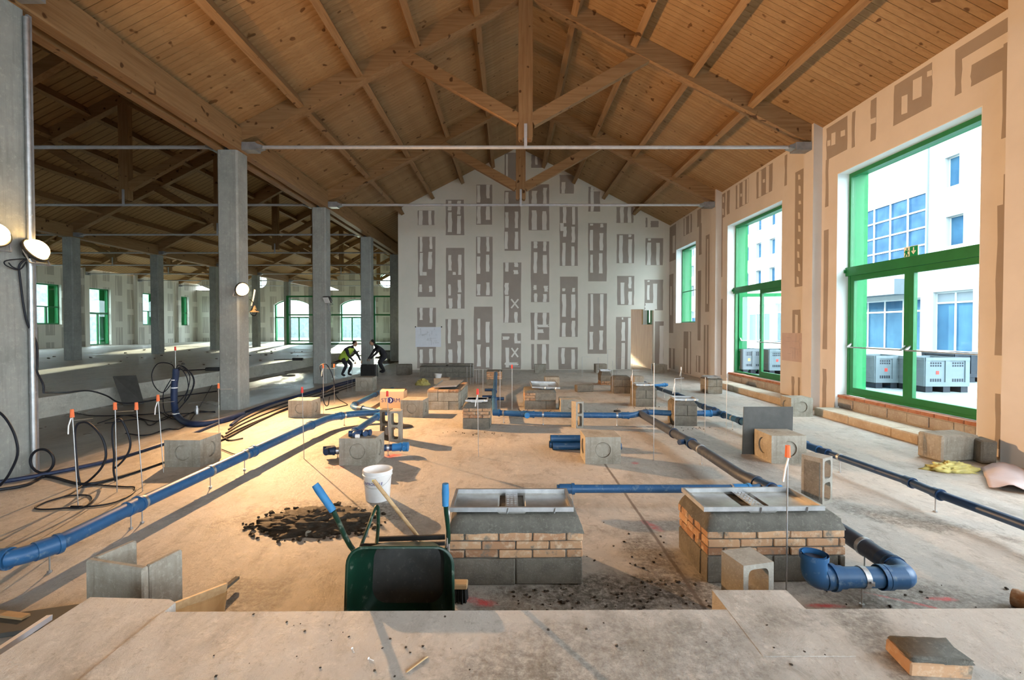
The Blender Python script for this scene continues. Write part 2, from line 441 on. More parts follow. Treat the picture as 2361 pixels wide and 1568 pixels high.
simple('cable_black', (0.008, 0.010, 0.016, 1), None, rough=0.55)
simple('cable_blue', (0.012, 0.024, 0.065, 1), (0.02, 0.035, 0.09, 1), 9, 0.5)
simple('cap_orange', (0.75, 0.16, 0.05, 1), None, rough=0.5)
simple('cap_red', (0.65, 0.05, 0.04, 1), None, rough=0.6)
simple('white_plastic', (0.80, 0.80, 0.80, 1), (0.74, 0.73, 0.71, 1), 9, 0.45)
simple('white_paint', (0.78, 0.78, 0.78, 1), None, rough=0.4)
simple('navy_print', (0.02, 0.02, 0.16, 1), None, rough=0.5)
simple('yellow_print', (0.85, 0.68, 0.12, 1), None, rough=0.5)
simple('barrow_green', (0.002, 0.020, 0.011, 1), (0.004, 0.034, 0.019, 1), 5, 0.42, spec=0.45, c3=(0.13, 0.15, 0.12, 1), s3=13)
simple('barrow_inner', (0.014, 0.014, 0.013, 1), (0.026, 0.025, 0.022, 1), 6, 0.6, c3=(0.04, 0.037, 0.034, 1), s3=30)  # darker colour of the tray bottom, with paler grime specks
simple('grip_blue', (0.025, 0.15, 0.33, 1), (0.04, 0.19, 0.38, 1), 12, 0.6)
simple('rubber', (0.02, 0.02, 0.02, 1), None, rough=0.8)
simple('bristle', (0.012, 0.012, 0.013, 1), (0.02, 0.02, 0.02, 1), 40, 0.8, stretch=(20, 20, 1))
simple('dark_board', (0.060, 0.062, 0.058, 1), (0.085, 0.085, 0.08, 1), 4, 0.6)
simple('cardboard', (0.62, 0.44, 0.29, 1), (0.56, 0.39, 0.25, 1), 3, 0.85)
simple('paper', (0.76, 0.77, 0.82, 1), (0.72, 0.73, 0.78, 1), 5, 0.8)
simple('paper_pink', (0.52, 0.43, 0.42, 1), (0.47, 0.385, 0.375, 1), 3, 0.8)
simple('ink', (0.28, 0.27, 0.30, 1), None, rough=0.8)
simple('yellow_bag', (0.55, 0.48, 0.16, 1), (0.42, 0.36, 0.12, 1), 6, 0.45)
simple('black_plastic', (0.012, 0.012, 0.013, 1), (0.03, 0.03, 0.03, 1), 6, 0.4)
simple('hivis', (0.45, 0.62, 0.08, 1), (0.38, 0.52, 0.07, 1), 9, 0.7)
simple('clothes_dark', (0.015, 0.016, 0.02, 1), (0.03, 0.03, 0.035, 1), 9, 0.85)
simple('skin_tone', (0.42, 0.23, 0.15, 1), None, rough=0.6)
simple('hair_dark', (0.01, 0.008, 0.007, 1), None, rough=0.7)
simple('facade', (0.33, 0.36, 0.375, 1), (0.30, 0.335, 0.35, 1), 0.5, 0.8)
simple('facade_grey', (0.13, 0.16, 0.185, 1), None, rough=0.7)  # flat grey of the canopy, blinds, drain pipe and inner wall
simple('alu_white', (0.36, 0.40, 0.42, 1), None, rough=0.4)
simple('outside_glass', (0.025, 0.065, 0.12, 1), (0.04, 0.10, 0.165, 1), 0.6, 0.9, spec=0.02)
simple('pane_blue', (0.022, 0.055, 0.11, 1), (0.04, 0.09, 0.16, 1), 0.9, 0.9, spec=0.02)
simple('street', (0.22, 0.265, 0.28, 1), (0.18, 0.22, 0.235, 1), 0.4, 0.9)
simple('crate_grey', (0.13, 0.165, 0.185, 1), (0.15, 0.185, 0.205, 1), 3, 0.6)
simple('crate_dark', (0.018, 0.024, 0.034, 1), None, rough=0.6)
simple('sign_green', (0.0, 0.30, 0.12, 1), None, rough=0.5)
simple('sign_white', (0.82, 0.88, 0.86, 1), None, rough=0.5)
simple('stone_wall', (0.20, 0.22, 0.22, 1), (0.12, 0.135, 0.135, 1), 2.5, 0.9, world=True)
def glass():
    t = NT('window_glass')
    tr = t.node('ShaderNodeBsdfTransparent'); tr.inputs[0].default_value = (0.94, 0.985, 0.985, 1)
    gl = t.node('ShaderNodeBsdfGlossy'); gl.inputs['Roughness'].default_value = 0.02
    ge = t.node('ShaderNodeNewGeometry'); dp = t.node('ShaderNodeVectorMath', operation='DOT_PRODUCT')
    t.link(ge.outputs['Normal'], dp.inputs[0]); t.link(ge.outputs['Incoming'], dp.inputs[1])
    c = t.math('SUBTRACT', 1.0, t.math('ABSOLUTE', dp.outputs['Value']))
    fac = t.math('ADD', 0.03, t.math('MULTIPLY', t.math('POWER', c, 5.0), 0.5))
    mx = t.node('ShaderNodeMixShader'); t.link(fac, mx.inputs[0]); t.link(tr.outputs[0], mx.inputs[1]); t.link(gl.outputs[0], mx.inputs[2])
    t.link(mx.outputs[0], t.n['Material Output'].inputs[0]); t.m.use_backface_culling = False
    reg('window_glass', t)
glass()
def emis(name, c, s_):
    t = NT(name); t.b.inputs['Emission Color'].default_value = c; t.b.inputs['Emission Strength'].default_value = s_
    t.base(c); reg(name, t)
emis('lamp_glow', (1.0, 0.62, 0.22, 1), 7)
# ================================================================== LARGE STRUCTURE
TY = [5.9 + 5.13 * k for k in range(0, 9)]        # truss / column lines
RX, RZ, SL = 0.35, 10.0, 0.512                    # ridge of the hall
roofz = lambda x, rx=RX: RZ - SL * abs(x - rx)
YB, YG, YF = -9.4, 21.2, 49.8                     # back of the built part, gable wall, far wall
XR, XV, XV2, XL = 7.18, -6.5, -19.9, -33.4
# ---- floors
f = MB().box(-6.3, 7.3, YB, 24.6, -0.25, 0).box(-4.9, 7.3, 24.6, YF, -.25, 0).build('floor', 'floor_main'); struct(f)
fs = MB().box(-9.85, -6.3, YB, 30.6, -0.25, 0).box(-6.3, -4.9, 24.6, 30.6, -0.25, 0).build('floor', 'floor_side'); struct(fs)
m = MB().box(-34.2, -9.85, YB, 50.6, -0.25, 0.43).box(-9.85, -4.9, 30.6, 50.6, -0.25, 0.43)
fl = m.build('floor', 'slab_far'); struct(fl)
m = MB()
m.prism([(-1.80, YB), (7.18, YB), (7.18, 2.42), (4.0, 2.44), (-1.80, 2.40)], 'z', -0.2, 0.43)
m.prism([(-2.31, YB), (-1.805, YB), (-1.805, 2.50), (-1.86, 2.53), (-2.31, 2.55)], 'z', -0.2, 0.42)
nf = m.build('floor', 'slab_main'); struct(nf)
pad = MB().cbox(1.13, 1.545, 2.07, 2.60, 0.3, 0.4315, 0.001).build('concrete_pad', 'slab_main')
tag(pad, 'flat square concrete pad projecting from the near slab edge', 'pad')
# ---- ceiling of the hall: every board a part near the viewer, purlins
dk = MB()
for s_ in (-1, 1):
    x1 = XR + 0.9 if s_ > 0 else -7.55 + 0.85
    zf = lambda x: RZ + 0.035 - SL * abs(x - RX)
    dk.add([(RX, YB, zf(RX)), (x1, YB, zf(x1)), (x1, YF, zf(x1)), (RX, YF, zf(RX)), (RX, YB, zf(RX) + .25), (x1, YB, zf(x1) + .25), (x1, YF, zf(x1) + .25), (RX, YF, zf(RX) + .25)],
           [(0, 3, 2, 1), (4, 5, 6, 7), (0, 1, 5, 4), (1, 2, 6, 5), (2, 3, 7, 6), (3, 0, 4, 7)])
ceil = dk.build('ceiling', 'far_boards'); struct(ceil)
def board_mesh(s_, name, mat, pitch=0.14):
    xe = XR if s_ > 0 else -6.62
    h = pitch / 2 - 0.0035
    m = MB(); L = abs(xe - RX)
    vs = []
    for x in (RX, xe):
        z = RZ - SL * abs(x - RX)
        vs += [(x, -h + 0.004, z), (x, -h, z + 0.004), (x, -h, z + .028), (x, h, z + .028), (x, h, z + 0.004), (x, h - 0.004, z)]
    m.add(vs, [(0, 1, 7, 6), (1, 2, 8, 7), (2, 3, 9, 8), (3, 4, 10, 9), (4, 5, 11, 10), (5, 0, 6, 11), (5, 4, 3, 2, 1, 0), (6, 7, 8, 9, 10, 11)])
    o = m.build(name, mat, ceil); me = o.data; bpy.data.objects.remove(o); return me
for s_, mt in ((-1, 'board_l'), (1, 'board_r')):
    me = board_mesh(s_, 'board', mt)
    n = int((YG - 5.6) / 0.14)
    for i in range(n):
        o = obj('board', me, ceil, (0, 5.6 + 0.07 + i * 0.14, random.uniform(-0.0015, 0.0015)))
    m = MB(); i = 0
    while YB + i * 0.28 < 5.6 - 0.3:
        y = YB + i * 0.28; xe = XR if s_ > 0 else -6.62
        m.add([(RX, y, RZ), (xe, y, roofz(xe)), (xe, y + .27, roofz(xe)), (RX, y + .27, RZ)], [(0, 1, 2, 3)]); i += 1
    tag(m.build('board', mt, ceil, fixn=False), kind='stuff')
def purlin(parent, rx, d, y0, y1, mat='beam_y', name='purlin'):
    """square to the slope, hung under the boards"""
    s_ = 1 if d > 0 else -1
    x = rx + d; z = RZ - SL * abs(d)
    n = Vector((-s_ * math.sin(ROOF), 0, -math.cos(ROOF))); t = Vector((math.cos(ROOF), 0, -s_ * math.sin(ROOF)))
    a, b = n * 0.30, t * 0.075; c = Vector((x, 0, z)) + n * 0.004
    vs = []
    for y in (y0, y1):
        o = c + Vector((0, y, 0)); vs += [o - b, o + b, o + b + a, o - b + a]
    return MB().add(vs, [(0, 1, 2, 3), (7, 6, 5, 4), (0, 4, 5, 1), (1, 5, 6, 2), (2, 6, 7, 3), (3, 7, 4, 0)]).build(name, mat, parent)
PD = (1.25, 2.62, 3.96, 5.33)
for k in (-1, 0, 1, 2):
    y0 = TY[0] + 5.13 * (k - 0) + 0.11 - 0; y1 = y0 + 5.13 - 0.22
    y0, y1 = (TY[0] + 5.13 * k + 0.11, TY[0] + 5.13 * (k + 1) - 0.11)
    if k == 2: y1 = YG
    for d in PD:
        for s_ in (-1, 1): purlin(ceil, RX, s_ * d, y0, y1)
# ---- the two halls to the left
for rx, nm in ((-13.2, 'ceiling'), (-26.65, 'ceiling')):
    m = MB()
    for s_ in (-1, 1):
        x1 = rx + s_ * 6.72
        m.add([(rx, YB, RZ), (x1, YB, RZ - SL * 6.72), (x1, YF, RZ - SL * 6.72), (rx, YF, RZ), (rx, YB, RZ + .25), (x1, YB, RZ + .25 - SL * 6.72), (x1, YF, RZ + .25 - SL * 6.72), (rx, YF, RZ + .25)],
              [(0, 3, 2, 1), (4, 5, 6, 7), (0, 1, 5, 4), (1, 2, 6, 5), (2, 3, 7, 6), (3, 0, 4, 7)])
    c2 = m.build(nm, 'far_boards'); struct(c2)
    for d in PD:
        for s_ in (-1, 1): purlin(c2, rx, s_ * d, 3.0, YF)
# ---- roof trusses
def truss(rx, Y, label, zs=1.0, near=True):
    t = thing('roof_truss', label, 'roof truss', (rx, Y, 0), 0, 'timber roof trusses')
    W = 0.11
    xe = 6.62
    for s_ in (-1, 1):
        zt = lambda x: RZ - SL * x - 0.005
        vs = []
        poly = [(s_ * 0.0, zt(0)), (s_ * xe, zt(xe)), (s_ * xe, zt(xe) - 0.38), (s_ * (xe - 0.35), zt(xe - 0.35) - 0.44), (0, zt(0) - 0.44)]
        MB().prism(poly, 'y', -W, W).build('rafter', 'beam_r' if s_ > 0 else 'beam_l', t)
        q0, q1 = Vector((s_ * 0.14, 0, 6.72)), Vector((s_ * 2.86, 0, 8.24))
        MB().bar(q0, q1, 0.17, 0.29, up=(0, 0, 1)).build('strut', 'beam_l' if s_ > 0 else 'beam_r', t)
        sh = MB().box(s_ * 6.62, s_ * 6.26 if s_ < 0 else s_ * 6.26, -0.13, 0.13, 6.02, 6.20)
        sh.prism([(s_ * 6.26, 6.05), (s_ * 6.26, 6.18), (s_ * 6.12, 6.14), (s_ * 6.12, 6.09)], 'y', -0.10, 0.10)
        sh.build('shoe', 'steel_grey', t)
    k = MB().box(-0.165, 0.165, -0.10, 0.10, 6.62, RZ - 0.35)
    for s_ in (-1, 1):
        k.prism([(s_ * 0.165, 6.62), (s_ * 0.03, 6.62), (s_ * 0.03, 6.34), (s_ * 0.07, 6.28), (s_ * 0.14, 6.28), (s_ * 0.165, 6.33)], 'y', -0.10, 0.10)
    k.build('king_post', 'beam_z', t)
    MB().box(-0.035, 0.035, -0.13, -0.10, 6.05, 6.62).build('hanger', 'tie_steel', t)
    MB().tube([(-6.14, -0.02, 6.115), (6.14, -0.02, 6.115)], 0.042, 10).build('tie_rod', 'tie_steel', t, smooth=True)
    return t
ordn = ['nearest', 'second', 'third', 'fourth', 'fifth', 'sixth', 'seventh', 'eighth', 'ninth']
truss(RX, TY[0], 'roof truss over the near slab, only its steel shoe in view at the top right')
truss(RX, TY[1], 'large nearest roof truss with king post and steel tie rod')
truss(RX, TY[2], 'second roof truss of the hall, in front of the patched gable wall')
for k in range(0, 9):
    truss(-13.2, TY[k], ordn[k] + ' roof truss in the dark hall left of the column row')
for k in range(0, 9):
    truss(-26.65, TY[k], ordn[k] + ' roof truss in the farthest left hall beside the windowed wall')
# ---- valley beams on the column rows
def beam(x0, x1, y0, y1, label):
    b = MB().box(x0, x1, y0, y1, 5.985, 6.52).build('edge_beam', 'beam_y'); tag(b, label, 'beam', 'long beams over the columns'); return b
for i in range(-1, 8):
    pass
beam(-6.44, -6.22, YB, YF, 'long timber edge beam on the near column row, hall side')
beam(-6.80, -6.60, YB, YF, 'long timber edge beam on the near column row, left side')
beam(-20.1, -19.7, YB, YF, 'long timber beam on the far column row')
gap_strip = MB().box(-6.60, -6.44, YB, YF, 6.3, 6.34).build('dark_gap', 'black_plastic'); struct(gap_strip)  # black strip put in to paint the dark gap between the beams
# ---- columns
def column(x0, x1, yc, z0, label, group):
    t = MB()
    d = 0.225; c = 0.035
    t.prism([(x0 + c, yc - d), (x1 - c, yc - d), (x1, yc - d + c), (x1, yc + d - c), (x1 - c, yc + d), (x0 + c, yc + d), (x0, yc + d - c), (x0, yc - d + c)], 'z', z0, 5.985)
    o = t.build('concrete_column', 'column_concrete'); tag(o, label, 'column', group); return o
c1l = ['nearest grey concrete column at the left edge with a lit floodlight', 'tall concrete column with a glowing floodlight on its right edge',
       'concrete column with a small white floodlight switched off', 'fourth concrete column of the near row, left of the gable wall', 'fifth concrete column of the near row, darkest beside the gable wall']
for k in range(5): column(-6.74, -6.27, TY[k], 0, c1l[k], 'columns of the near row')
c2l = {3: 'leftmost far-row concrete column right of the nearest column', 4: 'second far-row concrete column, left of a small window', 5: 'third far-row concrete column, right of a small window',
       6: 'thin far-row concrete column just right of the floodlit column', 7: 'far-row concrete column beside the bright arched window', 8: 'last far-row concrete column before the far wall'}
for k in range(0, 9):
    column(-20.13, -19.67, TY[k], 0.43, c2l.get(k, 'far-row concrete column hidden behind the nearest column'), 'columns of the far row')
# ---- gable wall
gw = MB()
zt = lambda x: roofz(x) + 0.02
gw.prism([(-4.89, -0.1), (5.45, -0.1), (5.45, zt(5.45)), (RX, zt(RX)), (-4.89, zt(-4.89))], 'y', YG, YG + 0.18)
gw.prism([(5.45, 2.74), (6.47, 2.74), (6.47, zt(6.47)), (5.45, zt(5.45))], 'y', YG, YG + 0.18)
gw.prism([(6.47, -0.1), (XR + .1, -0.1), (XR + .1, zt(XR + .1)), (6.47, zt(6.47))], 'y', YG, YG + 0.18)
gw.box(-4.89, 7.9, YF, YF + .3, 5.0, 10.1).box(7.2, 7.85, 26.6, YF, -.1, 6.5)  # unseen far end wall, left open below to let light in behind
gw.box(-5.07, -4.89 + 0.02, YG, YF, -0.1, 7.2)  # unseen side wall added behind the gable to contain light
gable = gw.build('wall_gable', 'filler'); struct(gable)
# room seen through the doorway
m = MB()
m.box(6.47, 6.6, YG + .18, 21.35, 0, 2.75)
m.prism([(21.38, 0), (26.5, 0), (26.5, 3.2), (23.1, 3.2), (23.1, 2.06), (21.38, 2.06)], 'x', 6.47, 6.53)
m.box(6.47, 6.6, 26.5, 26.6, 0, 3.2)
cl = m.build('wall_room', 'plywood'); struct(cl)
m = MB().box(6.53, 6.74, 23.1, 23.16, 2.06, 3.2).box(6.53, 6.74, 21.3, 23.1, 2.0, 2.06); struct(m.build('window_reveal', 'reveal'))
m = MB().box(6.74, 6.80, 22.98, 23.1, 2.06, 3.2).box(6.74, 6.80, 21.3, 23.1, 2.06, 2.16).box(6.74, 6.80, 22.3, 22.38, 2.1, 3.2)
wr = m.build('window_9', 'green_dark'); struct(wr)
MB().box(6.86, 6.90, 21.4, 23.1, 2.16, 3.2).build('shutter', 'green_bright', wr)
# patches of bare board between the filler bands: photo column list (px), strips = filler streaks
S4 = 6.031
def A(*r): return [920 + r[0] / S4, 400 + r[1] / S4, 920 + r[2] / S4, 400 + r[3] / S4]
def B(*r): return [1230 + r[0] / S4, 400 + r[1] / S4, 1230 + r[2] / S4, 400 + r[3] / S4]
def C(*r): return [920 + r[0] / S4, 640 + r[1] / S4, 920 + r[2] / S4, 640 + r[3] / S4]
def D(*r): return [1230 + r[0] / S4, 640 + r[1] / S4, 1230 + r[2] / S4, 640 + r[3] / S4]
def AC(x0, y0, x1, y1): return [920 + x0 / S4, 400 + y0 / S4, 920 + x1 / S4, 640 + y1 / S4]
def BD(x0, y0, x1, y1): return [1230 + x0 / S4, 400 + y0 / S4, 1230 + x1 / S4, 640 + y1 / S4]
PATCH = [
 (A(262, 515, 492, 718), [A(275, 518, 330, 716), A(408, 518, 450, 716)]),
 (AC(262, 880, 506, 268), [A(290, 882, 325, 1090), A(285, 1105, 330, 1420), A(425, 882, 462, 1050), A(405, 1090, 460, 1330), A(330, 1370, 385, 1420), C(280, 95, 322, 200), C(420, 115, 462, 200)]),
 (C(250, 420, 512, 1262), [C(288, 422, 328, 590), C(425, 422, 470, 630), C(288, 1000, 330, 1190), C(418, 990, 468, 1190)]),
 (A(650, 365, 905, 858), [A(680, 540, 740, 815), A(808, 590, 860, 840), A(810, 460, 855, 570), A(680, 380, 730, 420), A(680, 460, 730, 515), A(810, 380, 860, 420)]),
 (AC(655, 1035, 910, 432), [A(685, 1135, 730, 1350), A(820, 1130, 868, 1410), A(745, 1370, 790, 1410), AC(820, 1480, 866, 205), C(685, 95, 720, 250), C(690, 290, 740, 430), C(815, 230, 862, 430)]),
 (C(645, 578, 908, 1262), [C(680, 580, 722, 915), C(820, 580, 865, 800), C(688, 1000, 742, 1185), C(812, 885, 860, 1185)]),
 (A(1075, 155, 1295, 712), [A(1085, 165, 1130, 405), A(1215, 157, 1262, 345), A(1085, 460, 1135, 700), A(1210, 460, 1265, 645)]),
 (AC(1070, 880, 1300, 262), [A(1088, 885, 1130, 1110), A(1084, 1155, 1128, 1395), A(1215, 884, 1255, 1085), A(1208, 1130, 1255, 1365), C(1085, 92, 1132, 245), C(1212, 68, 1262, 245)]),
 (C(1040, 405, 1302, 1300), [C(1090, 570, 1132, 865), C(1205, 615, 1258, 905), C(1085, 930, 1135, 1235), C(1210, 965, 1258, 1250)]),
 ([1163, 352, 1190, 416], [[1167, 356, 1171, 416]]),
 (A(1465, 240, 1690, 1075), [A(1475, 260, 1520, 425), A(1475, 540, 1522, 755), A(1610, 530, 1655, 760), A(1470, 810, 1512, 1050), A(1610, 810, 1655, 1055)]),
 (AC(1450, 1238, 1698, 628), [A(1475, 1240, 1525, 1365), A(1605, 1240, 1655, 1300), A(1590, 1345, 1660, 1400), C(1470, 75, 1525, 240), C(1470, 255, 1525, 626), C(1605, 480, 1650, 626), 'X', C(1560, 300, 1660, 425)]),
 (C(1425, 775, 1695, 1310), [C(1435, 820, 1530, 865), C(1480, 975, 1530, 1250), C(1480, 1180, 1650, 1220), C(1602, 777, 1645, 915), C(1645, 880, 1693, 915), 'X', C(1565, 980, 1655, 1105)]),
 ([1219, 425, 1266, 531], [[1226, 440, 1238, 471], B(135, 200, 185, 430), [1226, 485, 1237, 530], B(125, 525, 180, 785)]),
 ([1225, 357, 1252, 387], [[1234, 360, 1239, 380]]),
 (BD(-35, 945, 218, 342), [B(5, 947, 55, 1040), B(0, 1095, 50, 1385), B(135, 947, 180, 1080), B(132, 1135, 188, 1395), D(0, 105, 45, 170), D(145, 115, 200, 195), D(10, 220, 52, 340), D(135, 230, 185, 340)]),
 (D(-38, 488, 218, 868), [D(12, 490, 55, 866), D(130, 490, 180, 690), D(55, 720, 135, 770), D(55, 655, 216, 690)]),
 (D(50, 925, 215, 1310), [D(120, 927, 175, 1200)]),
 (D(-30, 925, 8, 1310), []),
 (B(365, 20, 560, 280), [B(390, 120, 440, 278)]),
 (B(365, 465, 615, 1285), [B(410, 467, 455, 690), B(540, 467, 580, 710), B(370, 690, 420, 800), B(415, 740, 460, 880), B(530, 740, 578, 960), B(400, 965, 445, 1283), B(525, 1015, 570, 1283)]),
 (BD(368, 1435, 615, 825), [D(400, 150, 440, 190), D(540, 145, 575, 200), D(400, 230, 450, 545), D(525, 235, 580, 560), D(395, 630, 445, 823), D(530, 600, 578, 823)]),
 (D(345, 970, 615, 1310), [D(388, 980, 435, 1200), D(528, 1000, 575, 1270)]),
 (B(765, 250, 925, 530), [B(795, 252, 838, 528)]),
 (B(765, 185, 840, 250), [B(795, 187, 838, 250)]),
 (B(762, 690, 1018, 1500), [B(785, 785, 830, 1070), B(920, 830, 968, 1070), B(930, 700, 970, 750), B(785, 700, 830, 725), B(790, 1130, 828, 1380), B(912, 1110, 962, 1390)]),
 (D(755, 222, 1018, 1060), [D(795, 230, 830, 675), D(930, 230, 975, 675), D(780, 755, 828, 1000), D(918, 735, 965, 1005)]),
 (B(1155, 465, 1390, 688), [B(1205, 467, 1255, 686), B(1308, 467, 1360, 686)]),
 (B(1160, 845, 1400, 1248), [B(1190, 860, 1240, 1246), B(1320, 915, 1370, 1246), B(1322, 850, 1360, 885)]),
 (BD(1165, 1425, 1398, 382), [D(1215, 70, 1262, 370), BD(1320, 1440, 1362, 150), D(1320, 195, 1365, 380)]),
 (D(1148, 548, 1350, 1310), [D(1225, 620, 1272, 880), D(1220, 910, 1272, 1300), D(1312, 560, 1348, 1300), D(1228, 555, 1248, 585)]),
 (B(1560, 615, 1585, 748), []), (B(1630, 660, 1740, 748), []),
 (B(1560, 900, 1800, 1275), [B(1580, 960, 1632, 1273), B(1710, 965, 1755, 1273), B(1590, 905, 1632, 935)]),
 (D(1545, 30, 1800, 455), [D(1580, 105, 1615, 310), D(1665, 85, 1715, 440), D(1585, 40, 1615, 60), D(1547, 355, 1700, 455)]),
 (D(1690, 610, 1805, 1200), [D(1755, 670, 1803, 1198)]),
]
def patch_gable(r, strips):
    def P(px, py): 
        p = aty(px, py, YG); return (p.x, p.z)
    j = lambda a: a + random.uniform(-0.012, 0.012)
    x0, z1 = P(r[0], r[1]); x1, z0 = P(r[2], r[3]); z0 = max(z0, 0.02)
    m = MB(); y = YG - 0.002
    n = 5; left = [(j(x0), z0 + (z1 - z0) * i / n) for i in range(n + 1)]; right = [(j(x1), z0 + (z1 - z0) * i / n) for i in range(n + 1)]
    poly = left + right[::-1]
    m.prism(poly, 'y', y, y + 0.01)
    o = m.build('bare_board', 'bare_board', gable)
    s_ = MB(); X = False
    for q in strips:
        if q == 'X': X = True; continue
        a0, b1 = P(q[0], q[1]); a1, b0 = P(q[2], q[3])
        b0 = max(b0, 0.03)
        if X:
            s_.bar((a0, y - 0.001, b0), (a1, y - 0.001, b1), 0.004, 0.07, up=(0, 0, 1)); s_.bar((a0, y - 0.002, b1), (a1, y - 0.002, b0), 0.004, 0.07, up=(0, 0, 1)); continue
        w_ = (a1 - a0)
        n = 4; L = [(a0 + random.uniform(-.1, .12) * w_, b0 + (b1 - b0) * i / n) for i in range(n + 1)]; R = [(a1 + random.uniform(-.12, .1) * w_, b0 + (b1 - b0) * i / n) for i in range(n + 1)]
        s_.prism(L + R[::-1], 'y', y - random.uniform(.003, .006), y + 0.002)
    if s_.v: s_.build('filler', 'filler_light', o)
for r, s_ in PATCH: patch_gable(r, s_)
# ---- right wall with window openings
W1, W2, W3, W0 = (7.18, 10.34), (12.43, 15.55), (18.2, 20.35), (2.05, 5.2)
ZL, ZH = 0.43, 5.28
rw = MB(); TH = 0.67
def wallseg(y0, y1, z0, z1): rw.box(XR, XR + TH, y0, y1, z0, z1)
top = 6.53
WM = (-3.1, 0.05)
ys = [YB, -8.2, -5.1, WM[0], WM[1], W0[0], W0[1], W1[0], W1[1], W2[0], W2[1], W3[0], W3[1], YG + 0.1]
for i in range(0, len(ys) - 1, 2): wallseg(ys[i], ys[i + 1], -0.1, top)
for (a, b), zb in (((-8.2, -5.1), ZL), (WM, ZL), (W0, ZL - .3), (W1, ZL - .3), (W2, ZL - .3), (W3, 2.1)):
    wallseg(a, b, ZH, top)
    if zb > 1: wallseg(a, b, -0.1, zb)
wright = rw.build('wall_right', 'wall_warm'); struct(wright)
pil = MB()
for k in (1, 2): pil.box(6.975, XR, TY[k] - 0.18, TY[k] + 0.18, -0.05, 6.62)
pil.box(6.95, XR, 5.2, 6.62, -0.05, 6.62)
struct(pil.build('wall_pilasters', 'wall_warm'))
rv = MB()
for (a, b), zb in ((W0, ZL), (W1, ZL), (W2, ZL), (W3, 2.1)):
    t_ = 0.012
    rv.box(XR - .002, 7.44, b - t_, b, zb - (.35 if zb < 1 else 0), ZH); rv.box(XR - .002, 7.44, a, a + t_, zb - (.35 if zb < 1 else 0), ZH); rv.box(XR - .002, 7.44, a, b, ZH - t_, ZH)
    if zb > 1: rv.box(XR - .002, 7.44, a, b, zb, zb + t_)
struct(rv.build('window_reveal', 'reveal'))
def sill(a, b):
    """bare masonry under the door sill: header strip, blocks"""
    s0 = MB().box(7.26, 7.70, a, b, 0.0, 0.36).build('wall_sill', 'sill_masonry'); struct(s0)
    n = 7; step = (b - a) / n
    for i in range(n):
        MB().cbox(7.235 + random.uniform(0, .012), 7.27, a + i * step + .006, a + (i + 1) * step - .006, 0.17, 0.345, 0.006).build('masonry_block', 'sill_masonry', s0)
    n = 12; step = (b - a) / n
    for i in range(n):
        MB().cbox(7.225 + random.uniform(0, .012), 7.40, a + i * step + .003, a + (i + 1) * step - .003, 0.365, 0.428, 0.004).build('tile', 'terracotta', s0)
sill(*W1); sill(*W2); sill(*W0)
for (a, b, lab) in ((7.10, 10.25, 'worn concrete step under the nearest tall window'), (11.25, 15.3, 'worn concrete step under the middle tall window')):
    t = thing('concrete_step', lab, 'step', (6.9, (a + b) / 2, 0))
    n = 3; st = (b - a) / n
    for i in range(n):
        MB().cbox(-0.25 + random.uniform(-.015, .015), 0.277, a - (a + b) / 2 + i * st + .004, a - (a + b) / 2 + (i + 1) * st - .004, -0.02, 0.165 + random.uniform(-.01, .01), 0.02).build('slab', 'step_concrete', t)
# patches on the right wall in (Y, z)
def rwp(x0, yt, yb, x1, strips=(), ox=0, oy=0, s=1.0, X=XR, spots=0):
    p = atx(ox + x0 / s, oy + yt / s, X); q = atx(ox + x0 / s, oy + yb / s, X); e = atx(ox + x1 / s, oy + yb / s, X)
    ya, yb_, zt_, zb_ = e.y, p.y, min(p.z, roofz(X) - .08), max(q.z, 0.05)
    if zb_ > zt_: return
    n = 4; jj = lambda a: a + random.uniform(-.012, .012)
    L = [(jj(ya), zb_ + (zt_ - zb_) * i / n) for i in range(n + 1)]; R = [(jj(yb_), zb_ + (zt_ - zb_) * i / n) for i in range(n + 1)]
    o = MB().prism(L + R[::-1], 'x', X - random.uniform(0.002, 0.0045), X + 0.01).build('bare_board', 'bare_warm', wright)
    m = MB()
    for (u0, v0, u1, v1) in strips:
        yy0, yy1 = ya + (yb_ - ya) * u0, ya + (yb_ - ya) * u1; z0, z1 = zb_ + (zt_ - zb_) * v0, zb_ + (zt_ - zb_) * v1
        m.prism([(yy0, z0), (yy1, z0 + .02), (yy1, z1), (yy0, z1 - .02)], 'x', X - 0.006, X)
    for i in range(spots):
        yy = (ya + yb_) / 2 + random.uniform(-.03, .03); z0 = zb_ + (zt_ - zb_) * (i + .5) / spots; h = random.uniform(.05, .14)
        m.prism([(yy - .05, z0 - h), (yy + .04, z0 - h * .8), (yy + .05, z0 + h), (yy - .03, z0 + h * .7)], 'x', X - 0.006, X)
    if m.v: m.build('filler', 'wall_warm', o)
G_ = dict(ox=1400, oy=0, s=2.4495); H_ = dict(ox=1400, oy=450, s=2.4495); E_ = dict(ox=1520, oy=260, s=4.3545); F_ = dict(ox=1520, oy=600, s=4.3545)
rwp(1240, 720, 905, 1355, [(.55, .35, .75, .75), (.8, .4, .95, .6), (.1, .45, .3, .65)], **G_)
rwp(1235, 905, 1170, 1248, **G_); rwp(1385, 635, 835, 1398, **G_); rwp(1490, 565, 800, 1517, [(0, .40, 1, .55)], **G_)
rwp(1622, 485, 710, 1832, [(.62, .15, .78, .62), (.25, .35, .48, .85), (0, .7, .12, .85)], **G_)
rwp(1970, 280, 540, 2000, **G_); rwp(2000, 262, 335, 2262, **G_); rwp(2055, 370, 490, 2262, **G_)
rwp(2240, 250, 780, 2254, **G_); rwp(2240, 985, 1480, 2252, **G_); rwp(2205, 60, 905, 2232, **H_); rwp(2195, 1120, 1430, 2218, **H_)
